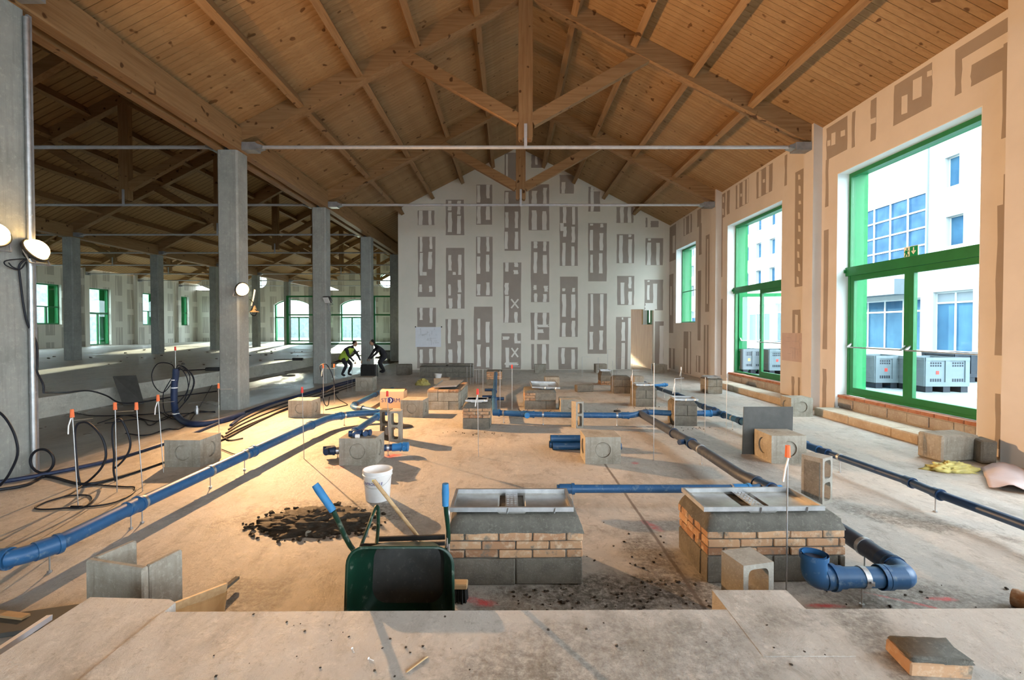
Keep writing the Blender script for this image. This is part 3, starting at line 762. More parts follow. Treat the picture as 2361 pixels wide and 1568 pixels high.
rwp(1225, 200, 870, 1243, **H_); rwp(1218, 980, 1215, 1236, **H_)
rwp(1370, 600, 1750, 1442, spots=9, **E_); rwp(1340, 500, 805, 1415, [(.3, .15, .65, .85)], **F_)
rwp(1330, 1165, 1360, 1355, **F_); rwp(1393, 1175, 1365, 1412, **F_)
rwp(770, 725, 970, 895, [(.0, .0, .12, 1), (.25, 0, .45, 1), (.70, 0, .86, 1), (.5, .4, .62, .55)], **E_)
rwp(978, 590, 865, 1135, [(.2, 0, .38, 1), (.68, 0, .85, 1), (.45, .45, .58, .6)], **E_)
rwp(1262, 430, 735, 1280, **E_); rwp(630, 812, 1060, 662, spots=2, **E_); rwp(680, 780, 1025, 706, **E_)
rwp(622, 1050, 1650, 633, **E_); rwp(615, 390, 1150, 630, **F_)
rwp(246, 1050, 1240, 326, [(.14, 0, .3, 1), (.68, 0, .88, 1)], **E_); rwp(383, 980, 1150, 420, **E_); rwp(400, 1120, 1430, 424, **E_)
rwp(468, 1235, 2000, 500, [(.3, .1, .6, .95)], **E_); rwp(100, 1135, 1500, 166, [(.1, .2, .45, .7)], **E_)
rwp(95, 150, 730, 140, [(.35, .3, .6, .8)], **F_); rwp(390, 110, 805, 415, **F_); rwp(450, 650, 1140, 492, [(.35, 0, .6, 1)], **F_)
rwp(246, 715, 1145, 318, [(.12, 0, .35, 1), (.6, 0, .8, .6)], **F_); rwp(95, 880, 1080, 155, [(.3, 0, .55, 1)], **F_); rwp(370, 955, 1120, 412, [(.45, 0, .75, 1)], **F_)
# ---- windows of the right wall
XF0, XF1 = 7.43, 7.52
def win_tall(n, a, b, label, open_leaf=False, sign=False):
    w_ = MB(); fr = 0.075
    w_.box(XF0, XF1, a, a + fr, ZL, ZH).box(XF0, XF1, b - fr, b, ZL, ZH).box(XF0, XF1, a, b, ZH - 0.10, ZH).box(XF0, XF1, a, b, ZL - 0.002, ZL + 0.05)
    root = w_.build('window_%d' % n, 'green_dark'); struct(root, label)
    MB().box(XF0 - 0.06, XF1, a - 0.0, b + 0.0, 3.03, 3.22).box(XF0 - 0.10, XF0, b - 0.04, b + 0.0, 3.10, 3.17).build('transom', 'green_dark', root)
    MB().box(7.47, 7.478, a + fr, b - fr, 3.22, ZH - .1).build('pane', 'window_glass', root)
    MB().box(XF1, 7.85, b - 0.012, b + 0.01, ZL, ZH).box(XF1, 7.85, a - 0.01, a + 0.012, ZL, ZH).box(XF1, 7.85, a, b, ZH - .01, ZH + .01).build('outer_reveal', 'green_bright', root)
    mid = (a + b) / 2
    for i, (p, q) in enumerate(((a + fr, mid), (mid, b - fr))):
        st = 0.105; L = q - p
        lf = MB().box(-.035, .035, 0, st, 0.05, 2.60).box(-.035, .035, L - st, L, 0.05, 2.60).box(-.035, .035, 0, L, 2.49, 2.60).box(-.035, .035, 0, L, 0.05, 0.17)
        op = open_leaf and i == 1
        if op:
            lf.xf(Matrix.Translation((0.0, L, 0)) @ Matrix.Rotation(math.radians(80), 4, 'Z') @ Matrix.Translation((0, -L, 0)))
        # hinge at outer jamb
        leaf = lf.build('door_leaf', 'green_bright' if op else 'green_dark', root, loc=(7.475 + (0.06 if op else 0), p, ZL))  # open leaf gets the brighter green, skylight put into its colour
        gl = MB().box(-.004, .004, st, L - st, 0.17, 2.49)
        pb = MB()
        y0_, y1_ = 0.05, L - 0.05
        for yy in (y0_, y1_):
            pb.bar((-.035, yy, 1.13), (-.13, yy, 1.05), 0.03, 0.035, up=(0, 1, 0))
        pb.tube([(-.13, y0_, 1.05), (-.13, y1_, 1.05)], 0.014, 8)
        if op:
            Mx = Matrix.Translation((0.0, L, 0)) @ Matrix.Rotation(math.radians(80), 4, 'Z') @ Matrix.Translation((0, -L, 0))
            gl.xf(Mx); pb.xf(Mx)
        gl.build('pane', 'window_glass', leaf); h_ = pb.build('panic_bar', 'galv', leaf)
    if sign:
        c = atx(2101, 580, 7.455)
        s_ = MB().box(7.45, 7.462, c.y - .155, c.y + .155, c.z - .10, c.z + .10)
        so = s_.build('exit_sign', 'sign_white', root)
        d = MB().box(7.444, 7.450, c.y - .145, c.y + 0.02, c.z - .09, c.z + .09)
        d.build('sign_field', 'sign_green', so)
        ar = MB(); yy = c.y - .065
        ar.box(7.440, 7.444, yy - .012, yy + .012, c.z - .02, c.z + .07)
        ar.prism([(yy - .05, c.z + .0), (yy, c.z - .06), (yy + .05, c.z + .0), (yy + .03, c.z + .015), (yy, c.z - .022), (yy - .03, c.z + .015)], 'x', 7.440, 7.444)
        ar.build('arrow', 'sign_white', so)
        mn = MB(); y2 = c.y + .085
        mn.bar((7.442, y2, c.z + .035), (7.442, y2 + .01, c.z - .02), .03, .03, up=(1, 0, 0))
        for (p, q) in (((y2 + .01, c.z - .02), (y2 - .03, c.z - .05)), ((y2 - .03, c.z - .05), (y2 - .02, c.z - .08)), ((y2 + .01, c.z - .02), (y2 + .04, c.z - .08)), ((y2, c.z + .03), (y2 - .045, c.z + .015)), ((y2, c.z + .03), (y2 + .045, c.z + .0))):
            mn.bar((7.442, p[0], p[1]), (7.442, q[0], q[1]), .012, .012, up=(1, 0, 0))
        mn.tube([(7.440, y2 - .008, c.z + .058), (7.446, y2 - .008, c.z + .058)], .016, 8)
        mn.build('running_figure', 'sign_green', so)
    return root
win_tall(1, *W1, 'nearest tall green window with double glass doors', sign=True)
win_tall(2, *W2, 'middle tall green window with one door leaf open', open_leaf=True)
a, b = W3
m = MB(); fr = .07
m.box(XF0, XF1, a, a + fr, 2.1, ZH).box(XF0, XF1, b - fr, b, 2.1, ZH).box(XF0, XF1, a, b, ZH - .08, ZH).box(XF0, XF1, a, b, 2.1, 2.17)
w3 = m.build('window_3', 'green_dark'); struct(w3, 'far small green window near the gable wall')
MB().box(7.45, 7.49, a, b, 3.42, 3.45).build('glazing_bar', 'green_dark', w3)
MB().box(7.47, 7.478, a + fr, b - fr, 2.17, ZH - .08).build('pane', 'window_glass', w3)
MB().box(XF1, 7.85, b - .012, b + .01, 2.1, ZH).box(XF1, 7.85, a - .01, a + .012, 2.1, ZH).build('outer_reveal', 'green_bright', w3)
# ---- left wall (far side of the farthest hall)
lw = MB()
LWIN = [(-6.0, -4.0, 0), (-1.0, 1.0, 1), (4.0, 6.0, 0), (9.2, 11.2, 1), (14.0, 16.0, 0), (18.9, 20.9, 1), (24.1, 26.1, 0), (28.9, 30.9, 1), (33.0, 34.9, 0), (37.2, 39.2, 1), (42.6, 44.5, 0), (47.0, 48.7, 0)]
ylast = YB
for (a, b, dr) in LWIN:
    lw.box(XL - .6, XL, ylast, a, 0, 6.6); lw.box(XL - .6, XL, a, b, 5.1, 6.6); lw.box(XL - .6, XL, a, b, 0, 0.5 if dr else 2.15); ylast = b
lw.box(XL - .6, XL, ylast, YF + .6, 0, 6.6)
for k in range(9): lw.box(XL, XL + .3, TY[k] - .2, TY[k] + .2, 0, 6.6)
struct(lw.build('wall_left', 'far_plaster'))
bk_ = MB().box(XL - .6, -5.6, YB - .3, YB, -0.1, 10.2).box(-5.6, XR + .67, YB - .3, YB, 5.6, 10.2).box(-5.6, XR + .67, YB - .3, YB, -0.1, 0.45).box(-5.6, -2.4, YB - .3, YB, .45, 5.6).box(1.0, 1.4, YB - .3, YB, .45, 5.6).box(6.4, XR + .67, YB - .3, YB, .45, 5.6)
struct(bk_.build('wall_back', 'far_plaster'))  # unseen back wall, its openings sized for the light they let in
wn = 10
for (a, b, dr) in LWIN:
    zb = 0.5 if dr else 2.15; x = XL - .3
    m = MB(); f_ = .08
    m.box(x, x + .08, a, a + f_, zb, 5.1).box(x, x + .08, b - f_, b, zb, 5.1).box(x, x + .08, a, b, 5.0, 5.1).box(x, x + .08, a, b, zb, zb + .1).box(x, x + .09, a, b, 3.0 if dr else 3.4, 3.15 if dr else 3.48)
    m.box(x, x + .08, (a + b) / 2 - .07, (a + b) / 2 + .07, zb, 3.1 if dr else 3.4)
    o = m.build('window_%d' % wn, 'green_dark'); struct(o); wn += 1
    MB().box(x - .25, x, b - .02, b + .01, zb, 5.1).box(x - .25, x, a - .01, a + .02, zb, 5.1).build('shutter', 'green_bright', o)
    MB().box(x - .30, x - .26, b - .45, b, zb, 5.1).build('shutter', 'green_bright', o)
    MB().box(x + .03, x + .036, a, b, zb, 5.0).build('pane', 'window_glass', o)
# ---- far wall with arched windows and round oculi
def far_wall():
    import bmesh
    wins = [(-31.4, -27.9), (-25.15, -21.35), (-18.1, -14.6), (-11.0, -7.4)]
    m = MB(); y0, y1 = YF, YF + .5
    arch_z, top_z = 4.35, 4.95
    def arch(xa, xb, n=10):
        return [(xa + (xb - xa) * i / n, arch_z + (top_z - arch_z) * math.sin(PI * i / n) ** 0.8 if 0 < i < n else arch_z) for i in range(n + 1)]
    xs = XL
    for (xa, xb) in wins:
        m.box(xs, xa, y0, y1, 0, 5.9)
        top_ = arch(xa, xb)
        for i in range(len(top_) - 1):
            (u0, v0), (u1, v1) = top_[i], top_[i + 1]
            m.prism([(u0, v0), (u1, v1), (u1, 5.9), (u0, 5.9)], 'y', y0, y1)
        m.box(xa, xb, y0, y1, 0, 0.45)
        xs = xb
    m.box(xs, -4.9, y0, y1, 0, 5.9)
    # gables above 5.9 with a round window
    for rx in (-13.2, -26.65):
        cz, r = 6.9, 0.78; N = 64
        cz = 6.9
        circ = [(rx + r * math.cos(2 * PI * i / N), cz + r * math.sin(2 * PI * i / N)) for i in range(N)]
        def outer(i):
            t = 2 * PI * i / N; c, s_ = math.cos(t), math.sin(t)
            best = 1e9
            for (nx, nz, dd) in ((1, 0, 6.75), (-1, 0, 6.75), (0, -1, cz - 5.9), (SL, 1, RZ - cz), (-SL, 1, RZ - cz)):
                k = c * nx + s_ * nz
                if k > 1e-6: best = min(best, dd / k)
            return (rx + c * best, cz + s_ * best)
        out = [outer(i) for i in range(N)]
        for (a, b) in ((rx - 6.75, 5.9), (rx + 6.75, 5.9), (rx - 6.75, RZ - SL * 6.75 + .05), (rx + 6.75, RZ - SL * 6.75 + .05), (rx, RZ + .05)):
            j = min(range(N), key=lambda i: abs(math.atan2(out[i][1] - cz, out[i][0] - rx) - math.atan2(b - cz, a - rx))); out[j] = (a, b)
        for i in range(N):
            j = (i + 1) % N
            m.prism([circ[i], out[i], out[j], circ[j]], 'y', y0, y1)
    o = m.build('wall_far', 'far_plaster'); struct(o)
    k = 30
    for (xa, xb) in wins:
        q = MB(); t_ = arch(xa, xb); yw = YF + .3
        q.box(xa, xa + .1, yw, yw + .08, .45, arch_z).box(xb - .1, xb, yw, yw + .08, .45, arch_z).box(xa, xb, yw, yw + .08, .45, .58).box(xa, xb, yw, yw + .08, 2.95, 3.08)
        for i in range(1, 3): q.box(xa + (xb - xa) * i / 3 - .06, xa + (xb - xa) * i / 3 + .06, yw, yw + .08, .45, 3.0)
        for i in range(len(t_) - 1): q.prism([t_[i], t_[i + 1], (t_[i + 1][0], t_[i + 1][1] - .1), (t_[i][0], t_[i][1] - .1)], 'y', yw, yw + .08)
        wo = q.build('window_%d' % k, 'green_dark'); struct(wo); k += 1
        MB().box(xa, xb, yw + .03, yw + .036, .45, top_z).build('pane', 'window_glass', wo)
        MB().box(xa, xa + .02, yw + .08, yw + .45, .45, arch_z).build('outer_reveal', 'green_bright', wo)
    for rx in (-13.2, -26.65):
        q = MB(); N = 28; r = .78; cz = 6.9; yw = YF + .3
        for i in range(N):
            a0, a1 = 2 * PI * i / N, 2 * PI * (i + 1) / N
            q.prism([(rx + r * math.cos(a0), cz + r * math.sin(a0)), (rx + r * math.cos(a1), cz + r * math.sin(a1)), (rx + (r - .07) * math.cos(a1), cz + (r - .07) * math.sin(a1)), (rx + (r - .07) * math.cos(a0), cz + (r - .07) * math.sin(a0))], 'y', yw, yw + .06)
        q.box(rx - .03, rx + .03, yw, yw + .06, cz - r, cz + r).box(rx - r, rx + r, yw, yw + .06, cz - .03, cz + .03)
        wo = q.build('window_%d' % k, 'green_dark'); struct(wo); k += 1
        MB().box(rx - .7, rx + .7, yw + .03, yw + .036, cz - .7, cz + .7).build('pane', 'window_glass', wo)
far_wall()
# ---- green glazed partition across the left hall
m = MB(); y = 41.2
xs_ = [-19.6, -16.2, -12.9, -12.0, -9.0, -6.9, -5.1]
for x in xs_: m.box(x - .11, x + .11, y, y + .12, .43, 4.72)
for z in (.43, 2.98, 4.60): m.box(xs_[0], xs_[-1], y, y + .12, z, z + .13)
pt = m.build('window_partition', 'green_dark'); struct(pt, 'green framed glazed partition behind the columns')
for i in range(len(xs_) - 1):
    MB().box(xs_[i] + .11, xs_[i + 1] - .11, y + .05, y + .056, .56, 4.6).build('pane', 'window_glass', pt)
# ---- slab edge strip, dark trench on the left
# ================================================================== OUTSIDE
g = MB().box(7.85, 60, -30, 110, 0.2, 0.40).build('ground', 'street'); struct(g)
g = MB().box(-80, 7.85, 50.6, 110, 0.2, 0.40).box(-80, -34.2, -30, 50.6, 0.2, 0.40).build('ground', 'street'); struct(g)
g = MB().box(-80, 7.85, -60, YB - .35, 0.2, 0.40).build('ground', 'street'); struct(g)
FX = 25.0
bt = thing('office_building', 'white office building with a blue glass curtain wall seen through the windows', 'building', (FX, 30, 0.4))
def FP(px, py): return atx(px, py, FX)
def facade():
    holes = []      # (ya, yb, za, zb)
    for (x0, x1, y0, y1) in ((2178, 2212, 359, 429), (2180, 2221, 496, 565)):
        p, q = FP(x0, (y0 + y1) / 2), FP(x1, (y0 + y1) / 2); zt_, zb_ = FP((x0 + x1) / 2, y0).z, FP((x0 + x1) / 2, y1).z
        holes.append((q.y, p.y, zb_, zt_))
    wins = list(holes)
    for r in range(5):
        for c in range(13):
            ya = 39.5 + c * 2.45; wins.append((ya, ya + 1.0, 6.2 + r * 2.75, 7.7 + r * 2.75))
    for r in range(4):
        for c in range(4): wins.append((12.5 + c * 3.0, 13.6 + c * 3.0, 6.5 + r * 3.35, 8.2 + r * 3.35))
    curt = (28.3, 36.5, 5.9, 10.1)
    shop1 = (28.6, 37.5, 0.45, 3.75); shop2 = (25.35, 27.75, 0.5, 4.0)
    rects = wins + [curt, shop1, shop2] + [(40.0 + 5.2 * i, 44.3 + 5.2 * i, .5, 4.2) for i in range(6)] + [(13 + 5.2 * i, 17.3 + 5.2 * i, .5, 4.0) for i in range(2)]
    ysx = sorted(set([8, 75] + [round(v, 3) for r in rects for v in r[:2]])); zs_ = sorted(set([.35, 21] + [round(v, 3) for r in rects for v in r[2:]]))
    m = MB(); dd = .35
    for i in range(len(ysx) - 1):
        k = 0
        while k < len(zs_) - 1:
            yc, zc = (ysx[i] + ysx[i + 1]) / 2, (zs_[k] + zs_[k + 1]) / 2
            if any(r[0] < yc < r[1] and r[2] < zc < r[3] for r in rects): k += 1; continue
            k0 = k
            while k < len(zs_) - 1:
                zc = (zs_[k] + zs_[k + 1]) / 2
                if any(r[0] < yc < r[1] and r[2] < zc < r[3] for r in rects): break
                k += 1
            m.box(0, dd, ysx[i] - 30, ysx[i + 1] - 30, zs_[k0] - .4, zs_[k] - .4)
    m.build('facade_wall', 'facade', bt)
    MB().box(dd, dd + .5, -22, 45, 0, 20.6).build('inner_wall', 'facade_grey', bt)
    for (ya, yb, za, zb) in wins:
        if za > 14 and ya > 38: pass
        f_ = MB(); ya -= 30; yb -= 30; za -= .4; zb -= .4
        f_.box(.26, .32, ya, ya + .06, za, zb).box(.26, .32, yb - .06, yb, za, zb).box(.26, .32, ya, yb, zb - .06, zb).box(.26, .32, ya, yb, za, za + .06)
        o = f_.build('window', 'alu_white', bt)
        MB().box(.29, .30, ya + .06, yb - .06, za + .06, zb - .06).build('pane', 'outside_glass', o)
    # curtain wall
    ya, yb, za, zb = [v - o for v, o in zip(curt, (30, 30, .4, .4))]
    cw = MB().box(.02, .2, ya, ya + .06, za, zb).box(.02, .2, ya, yb, zb - .06, zb).build('curtain_wall', 'alu_white', bt)
    ny, nz = 6, 4
    for i in range(ny):
        for j in range(nz):
            y0 = ya + (yb - ya) * i / ny; y1 = ya + (yb - ya) * (i + 1) / ny; z0 = za + (zb - za) * j / nz; z1 = za + (zb - za) * (j + 1) / nz
            MB().box(.10, .12, y0 + .04, y1 - .04, z0 + .04, z1 - .04).build('pane', 'pane_blue', cw)
    mm = MB()
    for i in range(ny + 1): mm.box(.04, .16, ya + (yb - ya) * i / ny - .045, ya + (yb - ya) * i / ny + .045, za, zb)
    for j in range(nz + 1): mm.box(.04, .16, ya, yb, za + (zb - za) * j / nz - .045, za + (zb - za) * j / nz + .045)
    mm.build('mullion', 'alu_white', cw)
    MB().box(-1.2, 0, -0.9, 7.6, 3.6, 4.55).build('canopy', 'facade_grey', bt)
    # shop fronts
    def shop(ya, yb, za, zb, n, tr):
        ya -= 30; yb -= 30; za -= .4; zb -= .4
        f_ = MB()
        for i in range(n + 1): f_.box(.2, .3, ya + (yb - ya) * i / n - .05, ya + (yb - ya) * i / n + .05, za, zb)
        for z in (za, tr - .4, zb - .1): f_.box(.2, .3, ya, yb, z, z + .1)
        o = f_.build('shop_front', 'alu_white', bt)
        for i in range(n):
            MB().box(.24, .25, ya + (yb - ya) * i / n + .05, ya + (yb - ya) * (i + 1) / n - .05, za + .1, tr - .4).build('pane', 'outside_glass', o)
            MB().box(.24, .25, ya + (yb - ya) * i / n + .05, ya + (yb - ya) * (i + 1) / n - .05, tr - .3, zb - .1).build('blind' if tr > 3.2 else 'pane', 'facade_grey' if tr > 3.2 else 'outside_glass', o)
    shop(*shop2, 2, 3.3); shop(*shop1, 6, 2.9)
    for i in range(6): shop(40.0 + 5.2 * i, 44.3 + 5.2 * i, .5, 4.2, 3, 3.3)
    for i in range(2): shop(13 + 5.2 * i, 17.3 + 5.2 * i, .5, 4.0, 2, 3.3)
    MB().tube([(-.1, -1.9, 5.0), (-.1, -1.9, 20)], .06, 8).build('drain_pipe', 'facade_grey', bt)
facade()
# stone wall and trees' ground beyond the left and far windows
sw = MB().box(-48, -47, -10, 70, .3, 6.4).box(-48, 7, 72, 73, .3, 3.6).build('garden_wall', 'stone_wall'); tag(sw, 'pale grey stone wall outside the far left windows', 'wall')
# ================================================================== OBJECTS ON THE FLOOR
def frame2(fl, fr, z=0.0):
    p, q = at(*fl, z), at(*fr, z); d = q - p
    return p, q, d.length, math.atan2(d.y, d.x)
def hgt(fl, topy):
    p = at(*fl); return aty(fl[0], topy, p.y).z
def ring_pts(u0, u1, v0, v1, n, cu, cv):
    """n points on a rectangle seen from (cu,cv), matching angles"""
    out = []
    for i in range(n):
        t = 2 * PI * i / n; c, s_ = math.cos(t), math.sin(t); best = 1e9
        if c > 1e-9: best = min(best, (u1 - cu) / c)
        if c < -1e-9: best = min(best, (u0 - cu) / c)
        if s_ > 1e-9: best = min(best, (v1 - cv) / s_)
        if s_ < -1e-9: best = min(best, (v0 - cv) / s_)
        out.append((cu + c * best, cv + s_ * best))
    return out
def side_ring(m, u0, u1, v0, v1, cu, cv, rad, depth, place, n=24, hole=None, back=None):
    """a flat rectangle with a round recess (or a through hole when back is given); place(u, v, d) -> point"""
    outer = ring_pts(u0, u1, v0, v1, n, cu, cv)
    # keep the true corners
    for (a, b) in ((u0, v0), (u1, v0), (u1, v1), (u0, v1)):
        j = min(range(n), key=lambda i: (outer[i][0] - a) ** 2 + (outer[i][1] - b) ** 2); outer[j] = (a, b)
    inner = hole if hole else [(cu + rad * math.cos(2 * PI * i / n), cv + rad * math.sin(2 * PI * i / n)) for i in range(n)]
    vs = [place(a, b, 0) for a, b in outer] + [place(a, b, 0) for a, b in inner] + [place(a, b, depth) for a, b in inner]
    fs = []
    for i in range(n):
        j = (i + 1) % n
        fs += [(i, j, n + j, n + i), (n + i, n + j, 2 * n + j, 2 * n + i)]
    if back is None: fs.append(tuple(range(2 * n, 3 * n)))
    m.add(vs, fs)
def chamber(label, fl, fr, topy, depth=0.46, mat='block_concrete', h=None, wid=None, name='concrete_chamber', circ=True):
    p, q, W, rz = frame2(fl, fr)
    if wid: W = wid
    H = h or hgt(fl, topy)
    t = thing(name, label, 'concrete block', (p.x, p.y, 0), rz, 'cast concrete chambers on the floor')
    m = MB(); R = min(H, W) * 0.29; n = 28
    if circ:
        side_ring(m, 0, W, 0, H, W / 2, H * .52, R, 0.030, lambda u, v, d: (u, d, v), n)
        side_ring(m, 0, depth, 0, H, depth / 2, H * .52, R, 0.030, lambda u, v, d: (W - d, u, v), n)
        side_ring(m, 0, depth, 0, H, depth / 2, H * .52, R, 0.030, lambda u, v, d: (d, u, v), n)
        m.add([(0, depth, 0), (W, depth, 0), (W, depth, H), (0, depth, H), (W, 0, H), (0, 0, H), (0, 0, 0), (W, 0, 0)], [(0, 1, 2, 3), (3, 2, 4, 5), (6, 7, 1, 0)])
        b = m.build('body', mat, t)
        for (cx, cy, ax) in ((W / 2, 0.018, 'y'), (W - 0.018, depth / 2, 'x'), (0.018, depth / 2, 'x')):
            k = MB(); r2 = R * 0.93
            pl = [((cx if ax == 'y' else cy) + r2 * math.cos(2 * PI * i / 20), H * .52 + r2 * math.sin(2 * PI * i / 20)) for i in range(20)]
            a0 = cy if ax == 'y' else cx
            k.prism(pl, ax, a0 if (ax == 'y' or a0 < .1) else a0 - .012, a0 + .012 if (ax == 'y' or a0 < .1) else a0)
            k.build('knockout', mat, t)
    else:
        m.cbox(0, W, 0, depth, 0, H, 0.02, jit=.006); m.build('body', mat, t)
    return t
chamber('concrete chamber block beside the cable riser and rods, top lit orange', (379, 1077), (462, 1077), 1015)
chamber('concrete chamber block behind the blue main pipe, left of the boxed stack', (664.5, 963), (718.6, 963), 923.5)
chamber('concrete chamber block with blue pipe fittings lying on top', (781.8, 1073.5), (865.5, 1073.5), 1011)
chamber('old rounded concrete chamber block between the column and the yellow bag', (819.6, 902), (859, 902), 870.4, mat='block_concrete')
chamber('concrete chamber block in front of the printed cardboard box', (923.7, 962), (974.7, 963), 922.4)
chamber('concrete chamber block hiding a stack of three blue pipes', (1349.4, 1070), (1431.3, 1070), 1008)
chamber('concrete chamber block behind the standing two-hole block, beside a brick pier', (1293, 950), (1341, 950), 921.6)
chamber('concrete chamber block just behind the steel tray on the central pier', (1257, 899), (1290, 899), 870)
chamber('concrete chamber block against the gable wall, left of two', (1233.5, 860), (1259, 860), 841)
chamber('concrete chamber block against the gable wall, right of two', (1373.8, 860), (1400, 860), 840)
chamber('concrete chamber block at the right end of the gable wall, past the doorway', (1509.5, 861), (1538.5, 861), 841)
chamber('pale concrete chamber block at the foot of the pilaster between the tall windows', (1824, 961), (1874, 961), 918, depth=.4)
chamber('concrete chamber block with a dark sheet leaning behind it', (1778.5, 1069), (1858.8, 1069), 1005, depth=.46)
chamber('wide concrete chamber block below the nearest tall window', (2173, 1067), (2258, 1062), 1007, depth=.35, circ=False)
chamber('dark concrete lump wedged between the wide block and the pilaster', (2263, 1070), (2300, 1072), 1016, depth=.3, circ=False, mat='dark_cmu')
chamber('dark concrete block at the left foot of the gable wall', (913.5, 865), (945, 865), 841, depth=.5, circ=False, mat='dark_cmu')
chamber('black ribbed plastic crate in front of the fourth column', (831, 871), (866, 871), 841, depth=.35, circ=False, mat='black_plastic', name='plastic_crate')
chamber('small solid dark concrete block lying alone mid-floor', (1330.5, 904.5), (1369, 903.5), 888, depth=.25, circ=False, mat='dark_cmu', name='solid_block')
chamber('pale concrete block between the two dark far right piers', (1462, 914), (1486, 914), 868, depth=.4, circ=False)
# broken half chamber at the slab edge
t = thing('broken_chamber', 'broken open concrete chamber half standing by the near slab edge', 'concrete block', (-2.73, 2.98, 0), math.atan2(-.11, .45))
m = MB().cbox(0, .47, 0, .045, -.0, .41, .01); m.build('front_wall', 'block_concrete', t)
MB().cbox(.43, .475, .045, .27, 0, .41, .01).build('side_wall', 'block_concrete', t); MB().cbox(0, .045, .045, .30, 0, .41, .01).build('side_wall', 'block_concrete', t)
MB().cbox(0.0, .47, .0, .3, -.0, .05, .01).build('base', 'block_concrete', t)
# ---- hollow blocks
def rrect(u0, u1, v0, v1, r, n):
    cu, cv = (u0 + u1) / 2, (v0 + v1) / 2; a, b = (u1 - u0) / 2, (v1 - v0) / 2; out = []
    for i in range(n):
        t = 2 * PI * i / n; c, s_ = math.cos(t), math.sin(t)
        e = 2.0 / 5.0
        out.append((cu + a * math.copysign(abs(c) ** e, c), cv + b * math.copysign(abs(s_) ** e, s_)))
    return out
def cmu(label, corner, rz, H=0.5, W=0.2, Dp=0.2, mat='cmu_concrete', panel=False, name='hollow_block'):
    t = thing(name, label, 'hollow block', (corner.x, corner.y, 0), rz, 'hollow concrete blocks standing on end')
    m = MB(); n = 24
    for k in range(2):
        v0, v1 = H * k / 2, H * (k + 1) / 2
        hole = rrect(.035, W - .035, v0 + (.03 if k == 0 else .02), v1 - (.02 if k == 0 else .03), .03, n)
        side_ring(m, 0, W, v0, v1, W / 2, (v0 + v1) / 2, 0, Dp, lambda u, v, d: (u, d, v), n, hole=hole, back=True)
        side_ring(m, 0, W, v0, v1, W / 2, (v0 + v1) / 2, 0, 0, lambda u, v, d: (u, Dp, v), n, hole=hole, back=True)
    m.add([(0, 0, 0), (0, Dp, 0), (0, Dp, H), (0, 0, H), (W, 0, 0), (W, Dp, 0), (W, Dp, H), (W, 0, H)], [(0, 1, 2, 3), (4, 5, 6, 7), (3, 2, 6, 7), (0, 1, 5, 4)])
    m.build('body', mat, t)
    if panel: MB().cbox(-.006, .0, .03, Dp - .03, .05, H - .05, .002).build('recess_panel', 'dark_cmu', t)  # flat dark panel drawn for the recess, its shade in the colour
    return t
cmu('two-hole concrete block on end behind the right brick pier', at(1896, 1165), math.radians(30), panel=True, W=.2, Dp=.22)
cmu('two-hole concrete block on end in front of the cross pipe, mid-floor', at(1328, 988), math.radians(25), Dp=.16, W=.17)
cmu('two-hole concrete block on end beside the blue end cap', at(897, 1017), 0.02, W=.19)
cmu('shaded brown hollow block directly left of another, pipe elbow behind', at(876, 1013), 0.0, W=.17, mat='dark_cmu')  # block stands in shadow: that shade is in its darker material
cmu('hollow block on end against the right brick pier, one large hole in view', Vector((1.40, 2.79, 0)), math.radians(13), H=.47, W=.215, Dp=.2)
# ---- brick and block piers
def course(t, kind, W, Dp, z, h, off, brick_l, th=.12, mat=None, back=False):
    g = .005
    def row(L, horiz, x0, y0):
        a = -off
        while a < L - .01:
            u0, u1 = max(0, a), min(L, a + brick_l)
            if u1 - u0 > .04:
                j = random.uniform(-.006, .006)
                m = MB()
                if horiz: m.cbox(u0 + g, u1 - g, 0, th, .003, h - g, .006, jit=.002)
                else: m.cbox(0, th, u0 + g, u1 - g, .003, h - g, .006, jit=.002)
                m.build(kind, mat or ('brick' if kind == 'brick' else 'dark_cmu'), t, loc=(x0 + (0 if horiz else j), y0 + (j if horiz else 0), z))
            a += brick_l
    row(W, True, 0, 0)
    row(Dp - th, False, 0, th); row(Dp - th, False, W - th, th)
def rough_cap(W, Dp, z0, z1, inset, ov=.0, n=10, seed=0):
    """lumpy mortar bed: wide at the base, narrower at the top"""
    m = MB(); vs = []; rows = 5
    per = []
    for i in range(n): per.append((i / n, 0))
    for i in range(n): per.append((1, i / n))
    for i in range(n): per.append((1 - i / n, 1))
    for i in range(n): per.append((0, 1 - i / n))
    N = len(per)
    for r in range(rows):
        f = r / (rows - 1); ins = -ov + (inset + ov) * f ** 1.6
        for (u, v) in per:
            x = ins + (W - 2 * ins) * u; y = ins + (Dp - 2 * ins) * v
            k = mnoise.noise(Vector((x * 9 + seed, y * 9, r * 1.3))) * .014
            vs.append((x + (k if u in (0, 1) else 0) + k * .3, y + (-k if v == 0 else k if v == 1 else 0), z0 + (z1 - z0) * f + (mnoise.noise(Vector((x * 14, y * 14 + seed, 3))) * .012 if r < rows - 1 else 0)))
    fs = [(r * N + i, r * N + (i + 1) % N, (r + 1) * N + (i + 1) % N, (r + 1) * N + i) for r in range(rows - 1) for i in range(N)]
    fs.append(tuple((rows - 1) * N + i for i in range(N)))
    return m.add(vs, fs)
